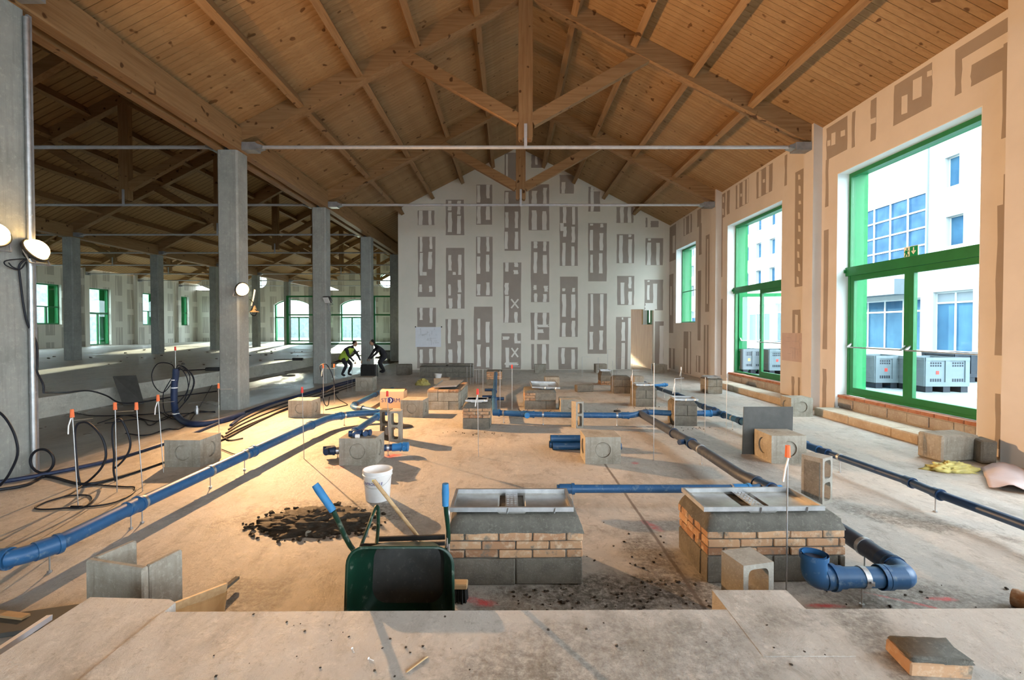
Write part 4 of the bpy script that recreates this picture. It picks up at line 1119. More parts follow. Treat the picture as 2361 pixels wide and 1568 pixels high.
def tray(t, W, Dp, x0, y0, z, grate=True, tilt=None):
    fr = thing_part = MB(); rim = .022
    m = MB()
    m.box(x0, x0 + W, y0, y0 + rim, z - .03, z + .004).box(x0, x0 + W, y0 + Dp - rim, y0 + Dp, z - .03, z + .004).box(x0, x0 + rim, y0 + rim, y0 + Dp - rim, z - .03, z + .004).box(x0 + W - rim, x0 + W, y0 + rim, y0 + Dp - rim, z - .03, z + .004)
    f = m.build('tray_frame', 'galv', t)
    b = MB(); xm = x0 + W * .5
    X0, X1, Y0, Y1 = x0 + rim, x0 + W - rim, y0 + rim, y0 + Dp - rim
    zb = z - .035
    b.add([(X0, Y0, zb), (X0, Y1, zb), (xm - .11, Y1, zb - .004), (xm - .11, Y0, zb - .004), (X1, Y0, zb), (X1, Y1, zb), (xm + .11, Y1, zb - .004), (xm + .11, Y0, zb - .004),
           (X0, Y0, z), (X1, Y0, z), (X1, Y1, z), (X0, Y1, z)], [(0, 1, 2, 3), (4, 7, 6, 5), (0, 3, 7, 4, 9, 8), (1, 11, 10, 5, 6, 2), (0, 8, 11, 1), (4, 5, 10, 9)])
    b.add([(xm - .11, Y0, zb - .004), (xm - .11, Y1, zb - .004), (xm + .11, Y1, zb - .004), (xm + .11, Y0, zb - .004), (xm - .09, Y0, zb - .02), (xm - .09, Y1, zb - .02), (xm + .09, Y1, zb - .02), (xm + .09, Y0, zb - .02)],
          [(0, 1, 5, 4), (2, 3, 7, 6), (4, 5, 6, 7), (0, 4, 7, 3), (1, 2, 6, 5)])
    b.build('tray_basin', 'stainless', t, fixn=False)
    if grate:
        g = MB()
        g.box(xm - .05, xm + .05, Y0, Y1, z - .03, z - .024)
        for i in range(9):
            for j in range(3): g.box(xm - .04 + j * .03, xm - .02 + j * .03, Y0 + .015 + i * (Y1 - Y0) / 9.5, Y0 + .03 + i * (Y1 - Y0) / 9.5, z - .024, z - .019)
        g.build('grate', 'galv', t)
    for (hx) in (x0 + W * .46, x0 + W * .84):
        MB().bar((hx, y0 - .012, z - .035), (hx + .01, y0 - .004, z), .012, .008).build('clip', 'galv', t)
def pier(label, fl, fr, depth, layers, cap=None, tr=None, zoff=0, grp='brick and block drain piers', mat_block='dark_cmu', core=True):
    p, q, W, rz = frame2(fl, fr)
    t = thing('drain_pier', label, 'masonry pier', (p.x, p.y, 0), rz, grp)
    z = 0; i = 0; zs_ = []
    for (kind, n) in layers:
        for k in range(n):
            h = .20 if kind == 'block' else .064
            bl = .5 if kind == 'block' else .25
            course(t, kind, W, depth, z, h, (0 if i % 2 == 0 else bl / 2), bl, mat=None if kind == 'brick' else mat_block); z += h; i += 1
    MB().box(.014, W - .014, .014, depth - .014, .0, z - .006).build('mortar_core', 'mortar', t)
    if cap:
        rough_cap(W, depth, z - .008, z + cap, .05 if cap > .06 else .02, seed=W * 7 + depth).build('mortar_bed', 'mortar', t, smooth='all'); z += cap
    if tr: tray(t, tr[0], tr[1], tr[2], tr[3], z + tr[4], tr[5] if len(tr) > 5 else True)
    return t, W, z
pier('brick pier right of the wheelbarrow topped by a steel drain tray', (1032, 1350), (1345, 1349), .55, [('block', 1), ('brick', 3)], .105, (.93, .42, .01, .07, .05))
pier('brick pier at the right, steel drain tray, hollow block leaning near its front', (1630, 1345), (1950, 1341), .56, [('block', 1), ('brick', 3)], .10, (.93, .44, .0, .06, .05))
pier('narrow three-course brick pier with a small tray, mid-floor', (1066, 989), (1131, 989), .5, [('block', 1), ('brick', 3)], .09, (.42, .34, .05, .07, .05, False))
t4, W4, z4 = pier('central pier of mixed bricks and blocks with a tilted steel tray', (1209, 944.4), (1282, 944.4), .8, [('block', 1), ('brick', 3)], .05)
t5, W5, z5 = pier('long block pier with a metal sheet lying on top, beside the cardboard box', (985, 945), (1057.6, 945.5), 1.6, [('block', 2), ('brick', 1)], None, mat_block='block_concrete')
pier('small far brick pier with a rough broken top near the gable wall', (1121.7, 889), (1156.8, 889), .5, [('block', 1), ('brick', 4)], .03)
t7, W7, z7 = pier('longest dark block pier lying along the gable wall at the left', (967.5, 870.4), (1090, 870.4), .6, [('block', 2)], .03)
pier('far right pier of two brick courses under blocks', (1385, 888), (1409.3, 888), .5, [('brick', 2), ('block', 1)], .12, (.36, .36, .0, .05, .045, False))
pier('dark two-course block pier with crumbled mortar top, third from the right wall row', (1414.4, 907.4), (1456, 907.8), .6, [('block', 2)], .08)
pier('dark block pier just behind the pipe junction', (1465, 938), (1514.6, 938), .5, [('block', 2)], .09, (.42, .36, .03, .06, .045, False))
pier('dark block pier right of the pipe junction, brown lit left side', (1553.7, 981.6), (1607.7, 982.6), .5, [('block', 2)], .07, (.45, .4, .03, .06, .045, False))
pier('pale block pier nearest the middle tall window', (1632, 907.7), (1666, 907.7), .55, [('block', 2)], .03, (.4, .42, .0, .05, .05, False), mat_block='block_concrete')
MB().cbox(0.25, W4 - .0, -.012, .11, .0, .19, .01).build('block', 'dark_cmu', t4, loc=(0, 0, .205))
# loose tray on the central pier and sheet on the long pier
p = at(1215, 944); 
tt = thing('drain_tray', 'tilted stainless drain tray lying on the central pier', 'drain tray', (p.x + .12, p.y + .06, z4 + .05)); tt.rotation_euler = (math.radians(6), math.radians(2), .05)
tray(tt, .66, .62, 0, 0, .03, False)
p = at(985, 945)
sh = thing('metal_sheet', 'dusty galvanised metal sheet lying on the long block pier', 'metal sheet', (p.x + .12, p.y + .15, z5 + .03)); sh.rotation_euler = (math.radians(3), math.radians(-3), -.08)
MB().cbox(0, .55, 0, .95, 0, .012, .003).box(0, .55, 0, .01, .012, .03).box(0, .01, 0, .95, .012, .03).build('sheet', 'galv', sh)
for i in range(2):
    p = at(967.5, 870.4); o = MB().cbox(0, .95, 0, .5, 0, .07, .02, jit=.008).build('cover_slab', 'dark_cmu', loc=(p.x + .05 + i * 1.03, p.y + .05, z7 + .005), rz=.02 * (i - .5))
    tag(o, 'dark concrete lid on the longest block pier, ' + ('left one' if i == 0 else 'right one'), 'lid', 'lids on the long pier')
# ---- blue drain pipes
def bracket(par, x, y, zc, r, clamp_dir=(1, 0)):
    d = Vector((clamp_dir[0], clamp_dir[1], 0)).normalized()
    m = MB(); c = Vector((x, y, zc))
    m.tube([c - d * .018, c + d * .018], r + .006, 16)
    s_ = Vector((-d.y, d.x, 0))
    m.bar(c + s_ * (r + .004) - d * .02, c + s_ * (r + .03) - d * .0, .02, .02)
    m.build('clamp', 'galv', par, smooth=True)
    MB().tube([(x, y, -.0), (x, y, zc - r)], .006, 6).tube([(x, y, 0), (x, y, .018)], .018, 6).build('support_rod', 'galv', par)
def pipe_run(label, pts, r, mat='blue_pipe', sockets=(), brackets=(), rad=.12, elbows=(), name='drain_pipe', ends=True, join=()):
    P = [Vector(p) for p in pts]
    o = P[0]; t = thing(name, label, 'pipe', (o.x, o.y, 0), 0, 'blue drain pipes')
    off = Vector((o.x, o.y, 0)); P = [p - off for p in P]
    MB().tube(bend_path(P, rad, 6), r, 18).build('pipe', mat, t, smooth=True)
    for i, f, L, mt in sockets:                        # segment index, fraction, length
        a, b = P[i], P[i + 1]; d = (b - a).normalized(); c = a + (b - a) * f
        m = MB().tube([c - d * L / 2, c + d * L / 2], r + .008, 18).tube([c + d * (L / 2 - .03), c + d * (L / 2)], r + .016, 18)
        m.build('socket', mt or mat, t, smooth=True)
    for i, f in brackets:
        a, b = P[i], P[i + 1]; c = a + (b - a) * f; d = b - a
        bracket(t, c.x, c.y, c.z, r, (d.x, d.y))
    for i, mt in elbows:
        a, b, c = P[i - 1], P[i], P[i + 1]; L = rad + .05
        q = bend_path([b + (a - b).normalized() * L, b, b + (c - b).normalized() * L], rad, 6)
        MB().tube(q, r + .008, 18).tube([q[0], q[0] + (q[1] - q[0]).normalized() * .03], r + .016, 18).tube([q[-1] + (q[-2] - q[-1]).normalized() * .03, q[-1]], r + .016, 18).build('elbow', mt or mat, t, smooth=True)
    return t, off
ZP = .2
def zp(*l, z=ZP): return [at(x, y, z) for x, y in l]
main = zp((-420, 1300), (34, 1288), (127, 1256), (312, 1165.5), (583, 1041), (709, 984), (762, 962.5), (824, 953), (893, 951))
pipe_run('long blue main drain pipe sweeping from the left edge across the floor', main, .064, rad=.25,
         sockets=[(0, .93, .12, None), (1, .8, .16, None), (2, .97, .16, None), (3, .98, .14, None), (5, .1, .12, None), (6, .3, .12, None)],
         brackets=[(1, .85), (3, .04), (3, .55), (3, .9), (2, .93), (6, .5)], elbows=())
pipe_run('grey-blue branch pipe doubling back behind the printed cardboard box', zp((905, 897), (874, 905), (812, 936), (818, 941), (846, 944), (872, 950)), .055, 'blue_pipe', rad=.08, sockets=[(1, .15, .12, 'grey_pipe'), (1, .9, .12, 'grey_pipe'), (3, .5, .12, 'grey_pipe')], elbows=())
pipe_run('short blue branch pipe running down to the chamber block with fittings', zp((880, 953), (858, 968), (826, 990), (800, 1010)), .055, rad=.1, sockets=[(0, .5, .12, 'bright_blue'), (2, .2, .12, None)])
t, off = pipe_run('low cross pipe behind the chamber block with fittings, bright blue end cap', [at(757, 1040, .12), at(932, 1030, .12)], .05, 'navy_pipe', sockets=[(0, .03, .12, None), (0, .9, .14, 'bright_blue')], brackets=[(0, .12), (0, .78)])
e = at(932, 1030, .12) - off; MB().tube([e + Vector((-.02, 0, 0)), e + Vector((.06, 0, 0))], .07, 18).tube([e + Vector((.02, -.07, 0)), e + Vector((.02, -.11, 0))], .03, 12).build('end_cap', 'bright_blue', t, smooth=True)
e = at(745, 1036, .12) - off; e2 = at(778, 1046, .10) - off
MB().tube([e + Vector((.15, .05, 0)), e], .045, 14).tube([e + Vector((.15, -.02, 0)), e + Vector((.10, -.16, 0))], .05, 14).build('open_branch', 'navy_pipe', t, smooth=True)
cross = zp((1143, 879), (1141, 897), (1139, 909), (1141, 951.5), (1210, 955), (1316, 957), (1456, 958), (1478, 953), (1500, 950), (1545, 953), (1612, 953), (1659, 953), (1678, 960), (1720, 975), (1800, 1001), (1860, 1025.6))
cross[0].z = .45
t, off = pipe_run('blue cross pipe along the middle of the floor through the pipe junction', cross, .056, rad=.12,
         sockets=[(1, .5, .12, None), (2, .3, .12, None), (3, .06, .14, None), (4, .1, .2, None), (3, .98, .1, None), (5, .9, .14, None), (7, .2, .2, 'navy_pipe'), (10, .4, .16, 'bright_blue'), (11, .3, .16, None), (12, .7, .12, 'navy_pipe')],
         brackets=[(3, .3), (4, .4), (5, .76), (12, .3)])
c = at(1215, 957, ZP) - off; MB().tube([c + Vector((0, .0, 0)), c + Vector((.0, -.13, .01))], .052, 16).build('open_branch', 'bright_blue', t, smooth=True)
for (px, py, dx) in ((1141, 899, -.28), (1140, 915, -.3), (1141, 919, .22)):
    c = at(px, py, ZP) - off; MB().tube([c, c + Vector((dx, -.02, 0))], .04, 12).build('open_branch', 'navy_pipe', t, smooth=True)
diag = zp((1478, 955), (1551, 997), (1587, 1017.5), (1709, 1097), (1754, 1119), (1803, 1142), (1949, 1231), (2035, 1288), (2092, 1331), (1876, 1331)); 
diag[-1] = at(1876, 1331, ZP); up = diag[-1].copy(); up.z = .335; up.x -= .0
t, off = pipe_run('large dark drain pipe running diagonally to an open upturned elbow at the right', diag + [up], .067, 'grey_pipe', rad=.11,
         sockets=[(1, .05, .07, None), (2, .05, .16, 'navy_pipe'), (3, .6, .16, None), (4, .2, .2, 'navy_pipe'), (8, .18, .16, 'blue_pipe'), (8, .8, .14, 'blue_pipe'), (7, .3, .12, 'navy_pipe')],
         brackets=[(2, .3), (3, .5), (6, .55), (8, .48)], elbows=((8, 'blue_pipe'),))
a, b = diag[8] - off, diag[9] - off; d = (b - a).normalized()
m = MB().tube([a + d * .15, b - d * .12], .068, 20); m.build('pipe', 'blue_pipe', t, smooth=True)
q = bend_path([b - d * .14, b, up - off + Vector((0, 0, .0))], .12, 7)
m = MB().tube(q, .078, 22, cap=False).tube([q[-1] + Vector((0, 0, -.004)), q[-1] + Vector((0, 0, .03))], .088, 22, cap=False).tube([q[0], q[0] + d * .03], .09, 22)
m.tube([q[-1] + Vector((0, 0, .03)), q[-1] + Vector((0, 0, -.02))], .072, 22, cap=False)
m.build('open_elbow', 'blue_pipe', t, smooth=True)
MB().lathe([(0.0, 0), (.07, 0)], 20, c=(q[-1].x, q[-1].y, q[-1].z - .03)).build('dark_hollow', 'cable_black', t)  # black disc set in the mouth to paint the dark hollow
c = at(1566, 1020, ZP) - off; MB().tube([c + Vector((.1, .05, 0)), c], .04, 12).build('open_branch', 'navy_pipe', t, smooth=True)
pipe_run('straight thin blue pipe level across the floor behind the two brick piers', zp((1284, 1127), (1742, 1127), (1768, 1118)), .043, sockets=[(0, .05, .16, None), (0, .93, .18, 'bright_blue')], brackets=[(0, .08), (0, .885)], rad=.05)
pipe_run('second short bright blue connector beside the diagonal pipe junction', zp((1755, 1133), (1800, 1128)), .045, 'bright_blue')
right = zp((1480, 880), (1512, 893.5), (1554, 908.5), (1576, 915), (1615, 935), (1637, 943), (1655, 948)); 
pipe_run('far right dark pipe passing behind the block pier to the junction', right, .05, 'navy_pipe', rad=.1, sockets=[(1, .0, .2, 'bright_blue'), (2, .3, .12, None), (4, .2, .2, None), (5, .2, .2, None)], brackets=[(1, .5)])
pipe_run('long dark pipe running from the chamber block to the right edge', zp((1858, 1026), (1901, 1042), (2092, 1109), (2165, 1139.5), (2361, 1211), (2560, 1290)), .043, 'navy_pipe', rad=.1,
         sockets=[(0, .35, .3, 'blue_pipe'), (1, .02, .1, 'navy_pipe'), (2, .05, .12, None), (2, .95, .1, None)], brackets=[(1, .22), (2, .9)])
pipe_run('bright blue loose fitting behind the far right piers', zp((1500, 890), (1538, 887)), .045, 'bright_blue', sockets=[(0, .8, .12, None)])
# stack of loose pipes, fittings on the block
for i, (dy, z, x0, x1, lab) in enumerate(((0, .055, 1274, 1432, 'front lower blue pipe of the loose stack behind the chamber block'), (.125, .055, 1268, 1434, 'rear lower blue pipe of the loose stack behind the chamber block'), (.062, .163, 1270, 1420, 'top blue pipe of the loose stack behind the chamber block'))):
    a = at(x0, 1037, 0); b = at(x1, 1037, 0); Y = a.y + dy
    o = MB().tube([(a.x, Y, z), (b.x, Y, z)], .054, 16).tube([(a.x, Y, z), (a.x + .1, Y, z)], .055, 16).build('drain_pipe', 'blue_pipe', smooth=True)
    tag(o, lab, 'pipe', 'loose stack of three blue pipes')
zt3 = hgt((781.8, 1073.5), 1011)
for (px, py, dx, dy, mt, lab) in ((818, 998, .16, .05, 'navy_pipe', 'dark blue pipe tee lying on the chamber block'), (842, 996, .17, -.03, 'navy_pipe', 'dark blue pipe bend at the right on the chamber block'), (824, 1003, .05, .0, 'white_plastic', 'white plastic pipe plug on the chamber block')):
    c = at(px, py, zt3 + .045); r = .04 if mt == 'navy_pipe' else .028
    m = MB().tube([c - Vector((dx / 2, dy / 2, 0)), c + Vector((dx / 2, dy / 2, 0))], r, 14)
    if mt == 'navy_pipe': m.tube([c, c + Vector((.03, -.09, .0))], r * .95, 14).tube([c + Vector((dx / 2 - .02, dy / 2, 0)), c + Vector((dx / 2, dy / 2, 0))], r + .008, 14)
    o = m.build('pipe_fitting', mt, smooth=True); o.location.z = -.005 if mt == 'navy_pipe' else -.017
    tag(o, lab, 'pipe fitting', 'fittings on the chamber block')
# ---- marker rods
def rod(base, topy, cap='cap_orange', cross=None, label=None, tie=False, lean=0.0, group='marker rods in the floor', r=.0055):
    p = at(*base); top = aty(base[0], topy, p.y); H = top.z
    t = thing('marker_rod', label, 'rod', (p.x, p.y, 0), 0, group)
    tp = Vector((lean, 0, H))
    MB().tube([(0, 0, 0), tp], r, 6).build('rod', 'galv', t)
    if cap: MB().tube([tp + Vector((0, 0, -.075)), tp + Vector((0, 0, .01))], [.020, .016], 8).build('cap', cap, t)
    if cross:
        MB().tube([(tp.x, 0, H - cross[1]), (tp.x + cross[0], .02, H - cross[1] + cross[2])], .0035, 6).build('cross_wire', 'galv', t)
    if tie:
        MB().tube([(tp.x, -.01, H - .08), (tp.x - .025, -.015, H - .16), (tp.x - .035, -.01, H - .25)], .007, 5).build('cable_tie', 'white_plastic', t)
    return t
G1 = 'orange capped rods at the lower left'
rod((180.5, 1170), 946, cross=(.2, .11, .02), tie=True, lean=-.05, label='orange capped rod nearest the first column, wire to its right', group=G1)
rod((270, 1134.5), 930, cross=(.2, .10, .01), lean=-.01, label='orange capped rod, second from the left edge column', group=G1)
rod((329, 1132.7), 930, lean=-.06, label='orange capped bare rod, third from the left, without cross wire', group=G1)
rod((377, 1089.7), 912, cross=(.2, .1, .02), tie=True, lean=-.06, label='orange capped rod just left of the chamber block by the riser', group=G1)
rod((505, 1008), 885.5, cross=(.24, .09, .0), lean=0, label='orange capped rod in front of the floodlit column', group=G1)
rod((406, 962), 800, cap='cap_red', label='tall rod holding the bundled cable riser', r=.008)
rod((701, 1058), 894, cap='cap_red', lean=-.02, label='red capped rod in front of the blue main pipe and chamber block')
rod((746, 954), 841, cross=(.25, .08, .0), tie=True, label='orange capped rod before the third column, left one')
rod((771, 931), 840, label='orange capped rod before the third column, right one')
rod((802, 902), 835, cap=None, cross=(.3, .4, .02), label='bare rod in front of the bending worker, left one', group='bare rods by the workers')
rod((812, 902), 832, cap=None, label='bare rod in front of the bending worker, right one', group='bare rods by the workers')
rod((868.6, 880), 819, cap=None, cross=(-.35, .3, -.05), label='bare rod right of the fourth column', group='bare rods by the workers')
rod((898, 1038), 903, cap='cap_red', lean=-.03, label='pale rod standing before the printed cardboard box')
rod((1103, 1053), 898, cap='cap_red', tie=True, lean=-.01, label='red capped rod in front of the narrow brick pier')
for i, (x, yb, yt) in enumerate(((1077, 890, 846), (1085, 886, 838), (1091, 888, 842), (1099, 886, 850), (1104, 888, 848))):
    rod((x, yb), yt, cap=None, label=['leftmost', 'second', 'middle', 'fourth', 'rightmost'][i] + ' bare thin rod of the five between the far brick piers', group='rod cluster between the far piers')
rod((1113.5, 915), 851, cap=None, label='bare rod left of the small far brick pier')
rod((1153, 946), 855, cap=None, label='bare rod right of the upturned blue pipe')
rod((1180.6, 944), 842, cap='cap_red', cross=(.18, .02, -.02), label='red topped rod left of the central pier')
for (x, yb, yt, cr, lab) in ((1342, 871, 823, .3, 'far rod with bent top wire before the gable wall, left of three'), (1379, 869, 824, None, 'far plain rod before the gable wall, by the right chamber block'), (1401, 866, 806, .2, 'tallest far rod with bent top wire before the gable wall'),
                             (1422, 866, 824, .3, 'far rod with bent top wire left of the doorway'), (1457, 868, 824, .3, 'far rod with bent top wire at the doorway edge')):
    rod((x, yb), yt, cap=None, cross=(cr, 0, 0) if cr else None, label=lab, r=.006)
rod((1411, 909), 832, cap=None, lean=.02, label='bare rod beside the crumbled block pier')
rod((1458, 951), 853, cap=None, cross=(.16, .0, .0), tie=True, label='rod with bent top wire left of the pipe junction')
rod((1502, 880), 838, cap=None, label='bare rod behind the dark block pier')
rod((1507, 1062), 837, cap=None, label='tallest bare rod crossing the diagonal pipe')
rod((1555, 1016), 873, cap=None, cross=(.16, .0, .01), tie=True, label='rod with bent top wire before the block pier')
rod((1570, 912), 847, cap='white_plastic', tie=True, label='white topped rod behind the block pier')
rod((1625.4, 1004), 870, cap=None, label='bare rod right of the block pier, left of two')
rod((1675, 1003), 871, cap=None, label='bare rod right of the block pier, right of two')
rod((1813, 1362), 1030, cross=None, tie=True, label='nearest orange capped rod in front of the right brick pier', r=.006)
# ---- bucket with printed name
def text_mesh(body, size, bold=False):
    cu = bpy.data.curves.new('text', 'FONT'); cu.body = body; cu.size = size; cu.align_x = 'CENTER'; cu.align_y = 'CENTER'; cu.extrude = 0.0; cu.resolution_u = 3
    if bold: cu.offset = size * .018
    o = bpy.data.objects.new('text', cu); COL.objects.link(o)
    dg = bpy.context.evaluated_depsgraph_get(); me = bpy.data.meshes.new_from_object(o.evaluated_get(dg)); bpy.data.objects.remove(o); bpy.data.curves.remove(cu)
    return me
bc = at(871, 1150, 0); bc.y += .0
bk = thing('bucket', 'white plastic bucket with navy printed lettering behind the wheelbarrow', 'bucket', (bc.x, bc.y + .0, 0))
R0, R1, H = .128, .155, .335
MB().lathe([(0, 0), (R0, 0), (R0 + .002, .01), (R1 - .004, H - .06), (R1 + .006, H - .06), (R1 + .006, H - .048), (R1, H - .045), (R1 + .002, H - .02), (R1 + .008, H - .018), (R1 + .008, H), (R1 - .002, H), (R1 - .008, H - .01), (R0 - .008, .012), (0, .012)], 40).build('body', 'white_plastic', bk, smooth=True)
for z in (.07, .145): MB().lathe([(R0 + (R1 - R0) * z / H + .0005, z - .003), (R0 + (R1 - R0) * z / H + .002, z), (R0 + (R1 - R0) * z / H + .0005, z + .003)], 40).build('rib', 'white_plastic', bk, smooth=True)
hp = [Vector((math.cos(a) * (R1 + .01), math.sin(a) * (R1 + .01), H - .07 - .10 * math.sin((a - PI * 1.08) / (PI * .84) * PI))) for a in [PI * 1.08 + PI * .84 * i / 16 for i in range(17)]]
MB().tube(hp, .0018, 6).build('handle', 'galv', bk, smooth=True)
me = text_mesh('CENTROEDILE', .043, True)
zc = .205
for v in me.vertices:
    a = -PI / 2 - .25 + v.co.x / R1 * 1.0; rr = R0 + (R1 - R0) * (zc + v.co.y) / H + .0012
    v.co = Vector((math.cos(a) * rr, math.sin(a) * rr, zc + v.co.y + v.co.x * .02))
me.materials.append(MATS['navy_print']); obj('lettering', me, bk)
m = MB(); 
for i in range(5):
    a0 = -PI / 2 - .12 + i * .05; m.add([(math.cos(a0) * (R1 - .004), math.sin(a0) * (R1 - .004), .235), (math.cos(a0 + .05) * (R1 - .004), math.sin(a0 + .05) * (R1 - .004), .235), (math.cos(a0 + .05) * (R1 - .002), math.sin(a0 + .05) * (R1 - .002), .262), (math.cos(a0) * (R1 - .002), math.sin(a0) * (R1 - .002), .262)], [(0, 1, 2, 3)])
m.build('emblem', 'yellow_print', bk, fixn=False)
# ---- cardboard box with printed word
p, q, W, rz = frame2((876, 942), (935, 942))
bx = thing('cardboard_box', 'flat tan cardboard box printed in large dark letters', 'box', (p.x, p.y, 0), rz); H = hgt((876, 942), 903)
W = .56
for (a, b, c, d_) in ((0, W, 0, .008), (0, W, .36, .368), (0, .008, 0, .368), (W - .008, W, 0, .368)): MB().box(a, b, c, d_, 0, H).build('side', 'cardboard', bx)
MB().add([(0, 0, H), (W, 0, H), (W, .17, H + .04), (0, .17, H + .04), (0, .368, H), (W, .368, H), (W, .21, H + .05), (0, .21, H + .05)], [(0, 1, 2, 3), (4, 7, 6, 5)]).build('flap', 'cardboard', bx, fixn=False)
for (tx, x) in (('ST', .10), ('RM', .385)):
    me = text_mesh(tx, .13); me.materials.append(MATS['navy_print'])
    for v in me.vertices: v.co = Vector((v.co.x + x, -.002, v.co.y + H * .48))
    obj('lettering', me, bx)
m = MB(); m.prism([(.245 + .072 * math.cos(2 * PI * i / 24), H * .49 + .072 * math.sin(2 * PI * i / 24)) for i in range(24)], 'y', -.003, .0); m.build('emblem', 'navy_print', bx)
m = MB(); m.prism([(.235 + .045 * math.cos(a), H * .49 + .05 * math.sin(a)) for a in [PI / 2 - PI * i / 10 for i in range(11)]] + [(.235 + .02 * math.cos(a), H * .49 + .045 * math.sin(a)) for a in [-PI / 2 + PI * i / 10 for i in range(11)]], 'y', -.0045, -.003); m.build('emblem_crescent', 'paper', bx)
# ---- lumps: mud heap, bag, sheets
def lump(cx, cy, z0, rx, ry, rz_, n=28, rows=9, amp=.18, fr=3.0, seed=0, flat=1.0, power=1.0, curve=0.75):
    m = MB(); vs = []
    for r in range(rows + 1):
        f = r / rows
        for k in range(n):
            t = 2 * PI * k / n; q = 1 - f
            nz = mnoise.fractal(Vector((math.cos(t) * q * fr + seed, math.sin(t) * q * fr, f * fr)), 1.0, 2.0, 4)
            rr = q * (1 + amp * nz * (1 if q > .1 else 0)); z = (1 - q ** 2) ** curve * (1 + amp * 1.3 * nz)
            vs.append((cx + rx * rr * math.cos(t), cy + ry * rr * math.sin(t), z0 + max(0, rz_ * z)))
    fs = [(r * n + k, r * n + (k + 1) % n, (r + 1) * n + (k + 1) % n, (r + 1) * n + k) for r in range(rows) for k in range(n)]
    fs.append(tuple(range(n - 1, -1, -1)))
    return m.add(vs, fs)
pm = at(728, 1205)
mud = lump(pm.x, pm.y, 0, .54, .34, .10, 80, 30, .24, 5, 3).build('mud_heap', 'wet_mud', smooth='all'); tag(mud, 'low heap of dark wet mud left of the wheelbarrow', 'mud heap')
m = MB()
for i in range(160):
    a = random.uniform(0, 2 * PI); rr = random.uniform(.55, 1.25); x, y = pm.x + .56 * rr * math.cos(a), pm.y + .36 * rr * math.sin(a); s_ = random.uniform(.006, .022)
    m.cbox(x - s_, x + s_, y - s_, y + s_, -.002, s_ * 1.3, s_ * .4, jit=s_ * .4)
tag(m.build('mud_crumbs', 'wet_mud'), 'dark mud crumbs scattered around the mud heap', 'crumbs', kind='stuff')
for i, (px, py, s_, lab) in enumerate(((713, 1235, .04, 'pale stone at the front edge of the mud heap'), (738, 1236, .028, 'small brown stone right of the pale stone'), (722, 1231, .025, 'small dark stone behind the pale stone'))):
    c = at(px, py); o = lump(0, 0, 0, s_, s_ * .8, s_ * 1.2, 10, 5, .3, 2, i * 3).build('stone', 'block_concrete' if i == 0 else 'wet_mud', loc=(c.x, c.y, 0)); tag(o, lab, 'stone')
c = at(822, 1195); o = MB().cbox(-.012, .012, -.07, .07, 0, .015, .003).build('wood_offcut', 'dark_cmu', loc=(c.x, c.y, .02), rz=-.5); tag(o, 'small dark stick on the right of the mud heap', 'stick')
# crumbs around the piers
m = MB()
for (cx, cy, sx, sy, n_) in ((.75, 3.3, .35, .12, 50), (.45, 3.2, .5, .1, 25), (2.2, 3.2, .8, .12, 25), (1.2, 3.6, .15, .5, 25), (0.8, 3.9, .25, .4, 12), (-.6, 8.4, .4, .1, 20), (.6, 10.6, .6, .1, 40), (3.2, 11.0, .5, .1, 20), (3.3, 8.8, .4, .1, 20)):
    for i in range(n_):
        x, y = random.gauss(cx, sx), random.gauss(cy, sy); s_ = random.uniform(.003, .012)
        m.cbox(x - s_, x + s_, y - s_, y + s_, 0, s_ * 1.1, s_ * .4, jit=s_ * .3)
tag(m.build('mortar_crumbs', 'wet_mud'), 'dark mortar crumbs scattered around the brick piers', 'crumbs', kind='stuff')
c = at(975, 888); o = lump(0, 0, 0, .24, .16, .2, 40, 14, .28, 4, 9).build('plastic_bag', 'yellow_bag', smooth='all', loc=(c.x, c.y, 0)); tag(o, 'crumpled yellow plastic bag on the floor before the long pier', 'bag')
c = at(2192, 1084); o = lump(0, 0, 0, .33, .16, .10, 48, 14, .35, 5, 5).build('plastic_sheet', 'yellow_bag', smooth='all', loc=(c.x, c.y, 0)); tag(o, 'crumpled olive yellow plastic sheet below the wide block', 'plastic sheet')
def rag():
    a, b, c, d = at(2262, 1083), at(2360, 1083), at(2420, 1150), at(2280, 1128)
    m = MB(); n = 12; vs = []
    for i in range(n + 1):
        for j in range(n + 1):
            u, v = i / n, j / n
            p = (a * (1 - u) + b * u) * (1 - v) + (d * (1 - u) + c * u) * v
            z = .015 + .09 * max(0, math.sin(u * 3.0 + .2)) * (1 - .3 * v) + .03 * mnoise.noise(Vector((u * 4, v * 4, 1)))
            vs.append((p.x, p.y, max(.004, z)))
    fs = [(i * (n + 1) + j, i * (n + 1) + j + 1, (i + 1) * (n + 1) + j + 1, (i + 1) * (n + 1) + j) for i in range(n) for j in range(n)]
    o = m.add(vs, fs).build('paper_sheet', 'paper_pink', smooth='all', fixn=False)
    md = o.modifiers.new('s', 'SOLIDIFY'); md.thickness = .004
    tag(o, 'large curled pinkish paper sheet at the right edge of the floor', 'paper sheet')
rag()
c = at(833, 900); o = lump(0, 0, 0, .10, .06, .07, 20, 8, .4, 4, 2).build('cloth', 'cap_orange', smooth='all', loc=(c.x, c.y, 0)); tag(o, 'small fluorescent orange cloth at the foot of the rounded chamber block', 'cloth')
c = at(932, 985); o = MB().lathe([(0, .03), (.12, .035), (.16, .02), (.165, 0), (0, 0)], 24).build('rubber_cap', 'black_plastic', smooth=True, loc=(c.x, c.y, 0)); tag(o, 'dark round rubber cap on the floor right of the hollow blocks', 'cap')
c = at(1423, 949); o = MB().lathe([(.05, .03), (.075, .03), (.08, 0), (.045, 0), (.05, .03)], 20).build('pipe_ring', 'black_plastic', smooth=True, loc=(c.x, c.y, 0)); tag(o, 'small dark ring lying on the floor behind the cross pipe', 'ring')
